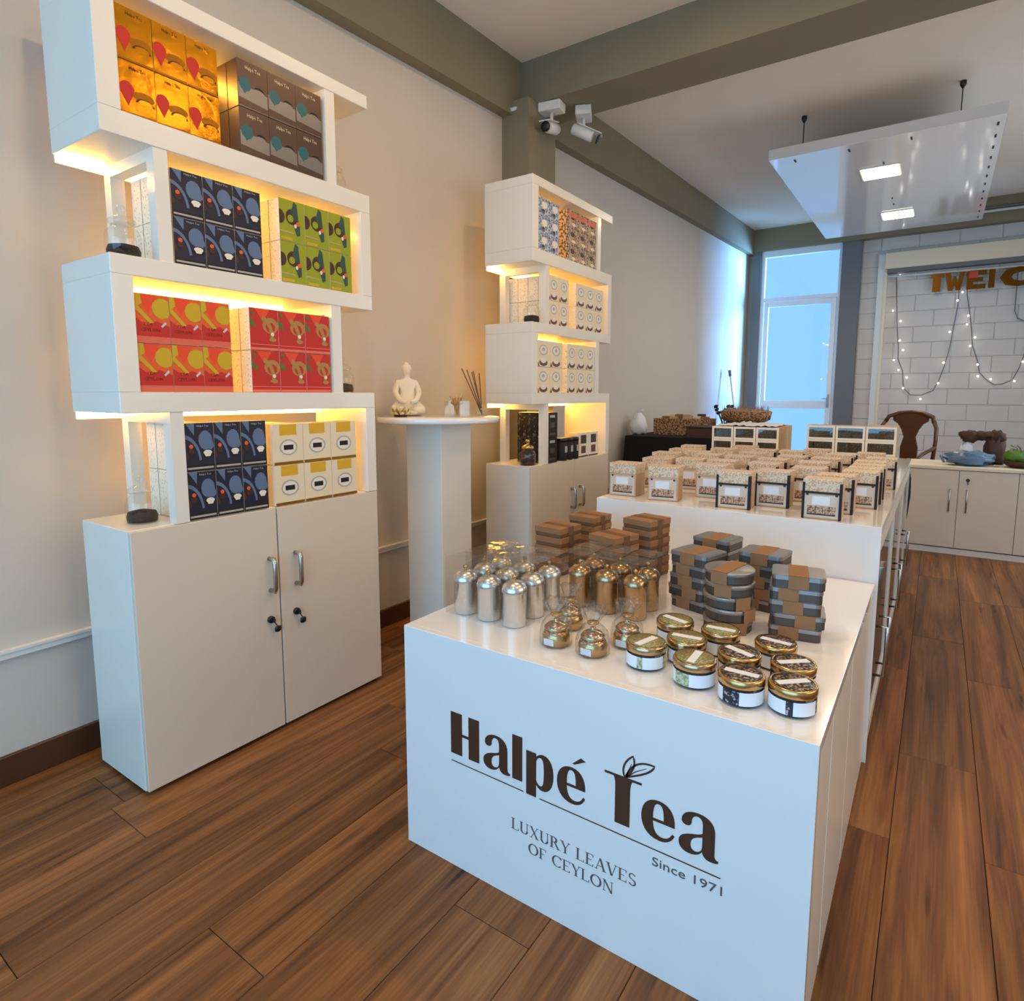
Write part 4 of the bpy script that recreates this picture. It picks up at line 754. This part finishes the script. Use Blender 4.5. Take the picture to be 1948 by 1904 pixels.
b.add(vs,[(l*12+i,l*12+(i+1)%12,(l+1)*12+(i+1)%12,(l+1)*12+i) for l in range(5) for i in range(12)]+[tuple(range(12)),tuple(range(71,59,-1))],'blackcloth',True); b.obj('cloth',t)
MB().tube([(0,0,.79),(0,-.06,.80),(0,-.108,.80)],.006,'steel').obj('hook',t)
# things on the cupboard
t=thing('blue_bag',(2.655,5.45,CH+.0005),'crumpled blue plastic bag on the low cupboard worktop','plastic bag')
MB().blob((0,0,.05),(.15,.10,.062),'blue',2,.35,3,20,flat=0).obj('bag_body',t); MB().tube([(-.13,-.02,.04),(-.19,-.04,.07),(-.16,-.06,.02)],.01,'blue').obj('bag_handle',t)
t=thing('brown_bag',(2.72,5.66,CH+.0005),'lumpy dark brown bag behind the blue plastic bag','bag')
MB().blob((.10,0,.10),(.07,.06,.14),'brownbag',7,.3,3,16,flat=0).blob((-.06,0,.22),(.07,.05,.045),'brownbag',8,.3,3,14).blob((.03,0,.225),(.09,.05,.035),'brownbag',9,.3,3,14).blob((.11,0,.225),(.06,.05,.045),'brownbag',9,.3,3,14).obj('bag_body',t); MB().blob((-.08,.0,.09),(.05,.04,.09),'label',6,.2,3,12,flat=0).obj('paper_wad',t)
t=thing('fruit_basket',(2.99,5.48,CH+.0005),'dark shallow basket holding a green packet, right end of worktop','basket')
MB().lathe([(.07,0),(.11,.02),(.13,.05),(.125,.052),(.10,.02),(0,.015)],'c_dkbrown',24).obj('bowl',t); MB().blob((-.045,0,.085),(.07,.05,.055),'green',4,.25,3,14).obj('green_packet',t)
b=MB()
for k in range(6): a=k*1.05; b.tube([(0,0,.05),(.04*math.cos(a),.04*math.sin(a),.15),(.08*math.cos(a),.05*math.sin(a),.17)],.004,'cable',5)
b.blob((.05,0,.12),(.05,.04,.05),'bag',2,.3,3,12); b.obj('wire_wrap',t)
# string lights
t=thing('string_lights',(0,0,0),'fairy light string hanging in two swags over white block wall','string lights')
s1=[(1.864,2.769),(1.889,2.452),(1.913,2.134),(1.944,1.867),(1.949,1.718),(2.009,1.566),(2.032,1.341),(2.116,1.255),(2.234,1.25),(2.354,1.308),(2.404,1.423),(2.456,1.62),(2.487,1.794),(2.506,1.947),(2.522,2.149),(2.542,2.35),(2.548,2.77)]
s2=[(2.61,2.77),(2.629,2.473),(2.663,2.291),(2.705,2.038),(2.726,1.856),(2.79,1.662),(2.815,1.53),(2.895,1.438),(2.973,1.377),(3.052,1.387),(3.143,1.435),(3.195,1.572),(3.23,1.728),(3.30,2.2),(3.34,2.76)]
s3=[(3.10,2.76),(3.105,2.25),(3.14,2.16),(3.22,2.12),(3.4,2.1)]
for s_ in (s1,s2,s3): MB().tube([(x,8.945,z) for x,z in s_],.0065,'cable',6).obj('cable',t)
MBu=MB().blob((0,0,0),(.0105,.0105,.0105),'bulb',0,0,1,8).mesh('bulb')
for x,z in [(1.905,2.787),(1.855,2.342),(1.947,2.204),(1.953,1.956),(1.997,1.832),(1.904,1.707),(1.963,1.577),(2.061,1.48),(2.029,1.341),(2.228,1.202),(2.405,1.402),(2.444,1.66),(2.483,2.038),(2.537,2.418),(2.58,2.514),(2.658,2.224),(2.653,2.119),(2.743,1.959),(2.701,1.856),(2.791,1.626),(2.805,1.484),(2.934,1.447),(3.162,1.42),(3.226,1.649)]: link('bulb',MBu,t,(x,8.935,z))
# foil letters
t=thing('letter_banner',(0,0,0),'gold foil letter banner hung from the pelmet, beside fairy lights','banner')
LT={'T':('M 0 0 L 0 0',),}
def fl_letter(x0,x1,paths):
    vs,fs=glyph_mesh([[(x0+(x1-x0)*a,2.535+.215*b) for a,b in q] for q in paths],.012); return MB().add([(v.x,8.88-v.z,v.y) for v in vs],fs,'foil').obj('foil_letter',t)
fl_letter(2.245,2.375,[[(0,.8),(.0,1),(1,1),(1,.8),(.8,.8),(.8,0),(.15,0),(.15,.8)]])
fl_letter(2.39,2.59,[[(0,1),(.28,1),(.36,.45),(.46,.8),(.56,.8),(.66,.45),(.74,1),(1,1),(.82,0),(.58,0),(.51,.3),(.43,0),(.18,0)]])
fl_letter(2.61,2.80,[[(0,0),(0,1),(1,1),(1,.76),(.35,.76),(.35,.62),(.85,.62),(.85,.4),(.35,.4),(.35,.24),(1,.24),(1,0)]])
fl_letter(2.825,2.90,[[(0,0),(0,1),(.8,1),(.8,0)]])
fl_letter(2.93,3.22,[[(1,.95),(.6,1.02),(.2,.9),(0,.5),(.2,.1),(.6,-.02),(1,.05),(1,.35),(.7,.25),(.45,.35),(.38,.5),(.45,.66),(.7,.75),(1,.66)]])
MB().box(2.63,2.72,8.85,8.862,2.66,2.74,'red').obj('red_bow',t)
MB().tube([(2.2,8.89,2.755),(3.3,8.89,2.745)],.004,'gold').obj('hanging_cord',t)
# security cameras
def cctv(loc,rz,tilt,label):
    t=thing('security_camera',loc,label,'security camera',None,(0,0,rz))
    MB().cbox(-.075,.075,-.05,.05,-.055,0,'rail',.004).obj('junction_box',t); MB().tube([(0,0,-.055),(0,0,-.10),(0,-.01,-.125)],.011,'rail',8).obj('arm',t)
    T=Matrix.Translation((0,-.01,-.15))@Matrix.Rotation(tilt,4,'X')
    MB().lathe([(.028,-.09),(.034,-.085),(.034,.05),(.03,.055)],'rail',16,T=T@Matrix.Rotation(-PI/2,4,'X')@Matrix.Scale(-1,4,(0,0,1))).obj('camera_body',t)
    MB().box(-.036,.036,-.105,.06,.030,.035,'rail',T=T).obj('sun_shield',t)
    MB().lathe([(.030,0),(.030,.006),(.012,.008),(.0,.009)],'dark',16,T=T@Matrix.Translation((0,-.05 if False else -.088,0))@Matrix.Rotation(PI/2,4,'X')).obj('lens',t); return t
cctv((.27,2.955,3.0885),.15,.25,'white security camera with dark lens facing the shop, nearer of two')
cctv((.40,3.14,3.0885),2.0,.45,'white bullet security camera pointing right, farther of two')
MB().tube([(.08,2.77,3.03),(.17,2.86,3.075)],.012,'rail').obj('trim_14',kind='structure')
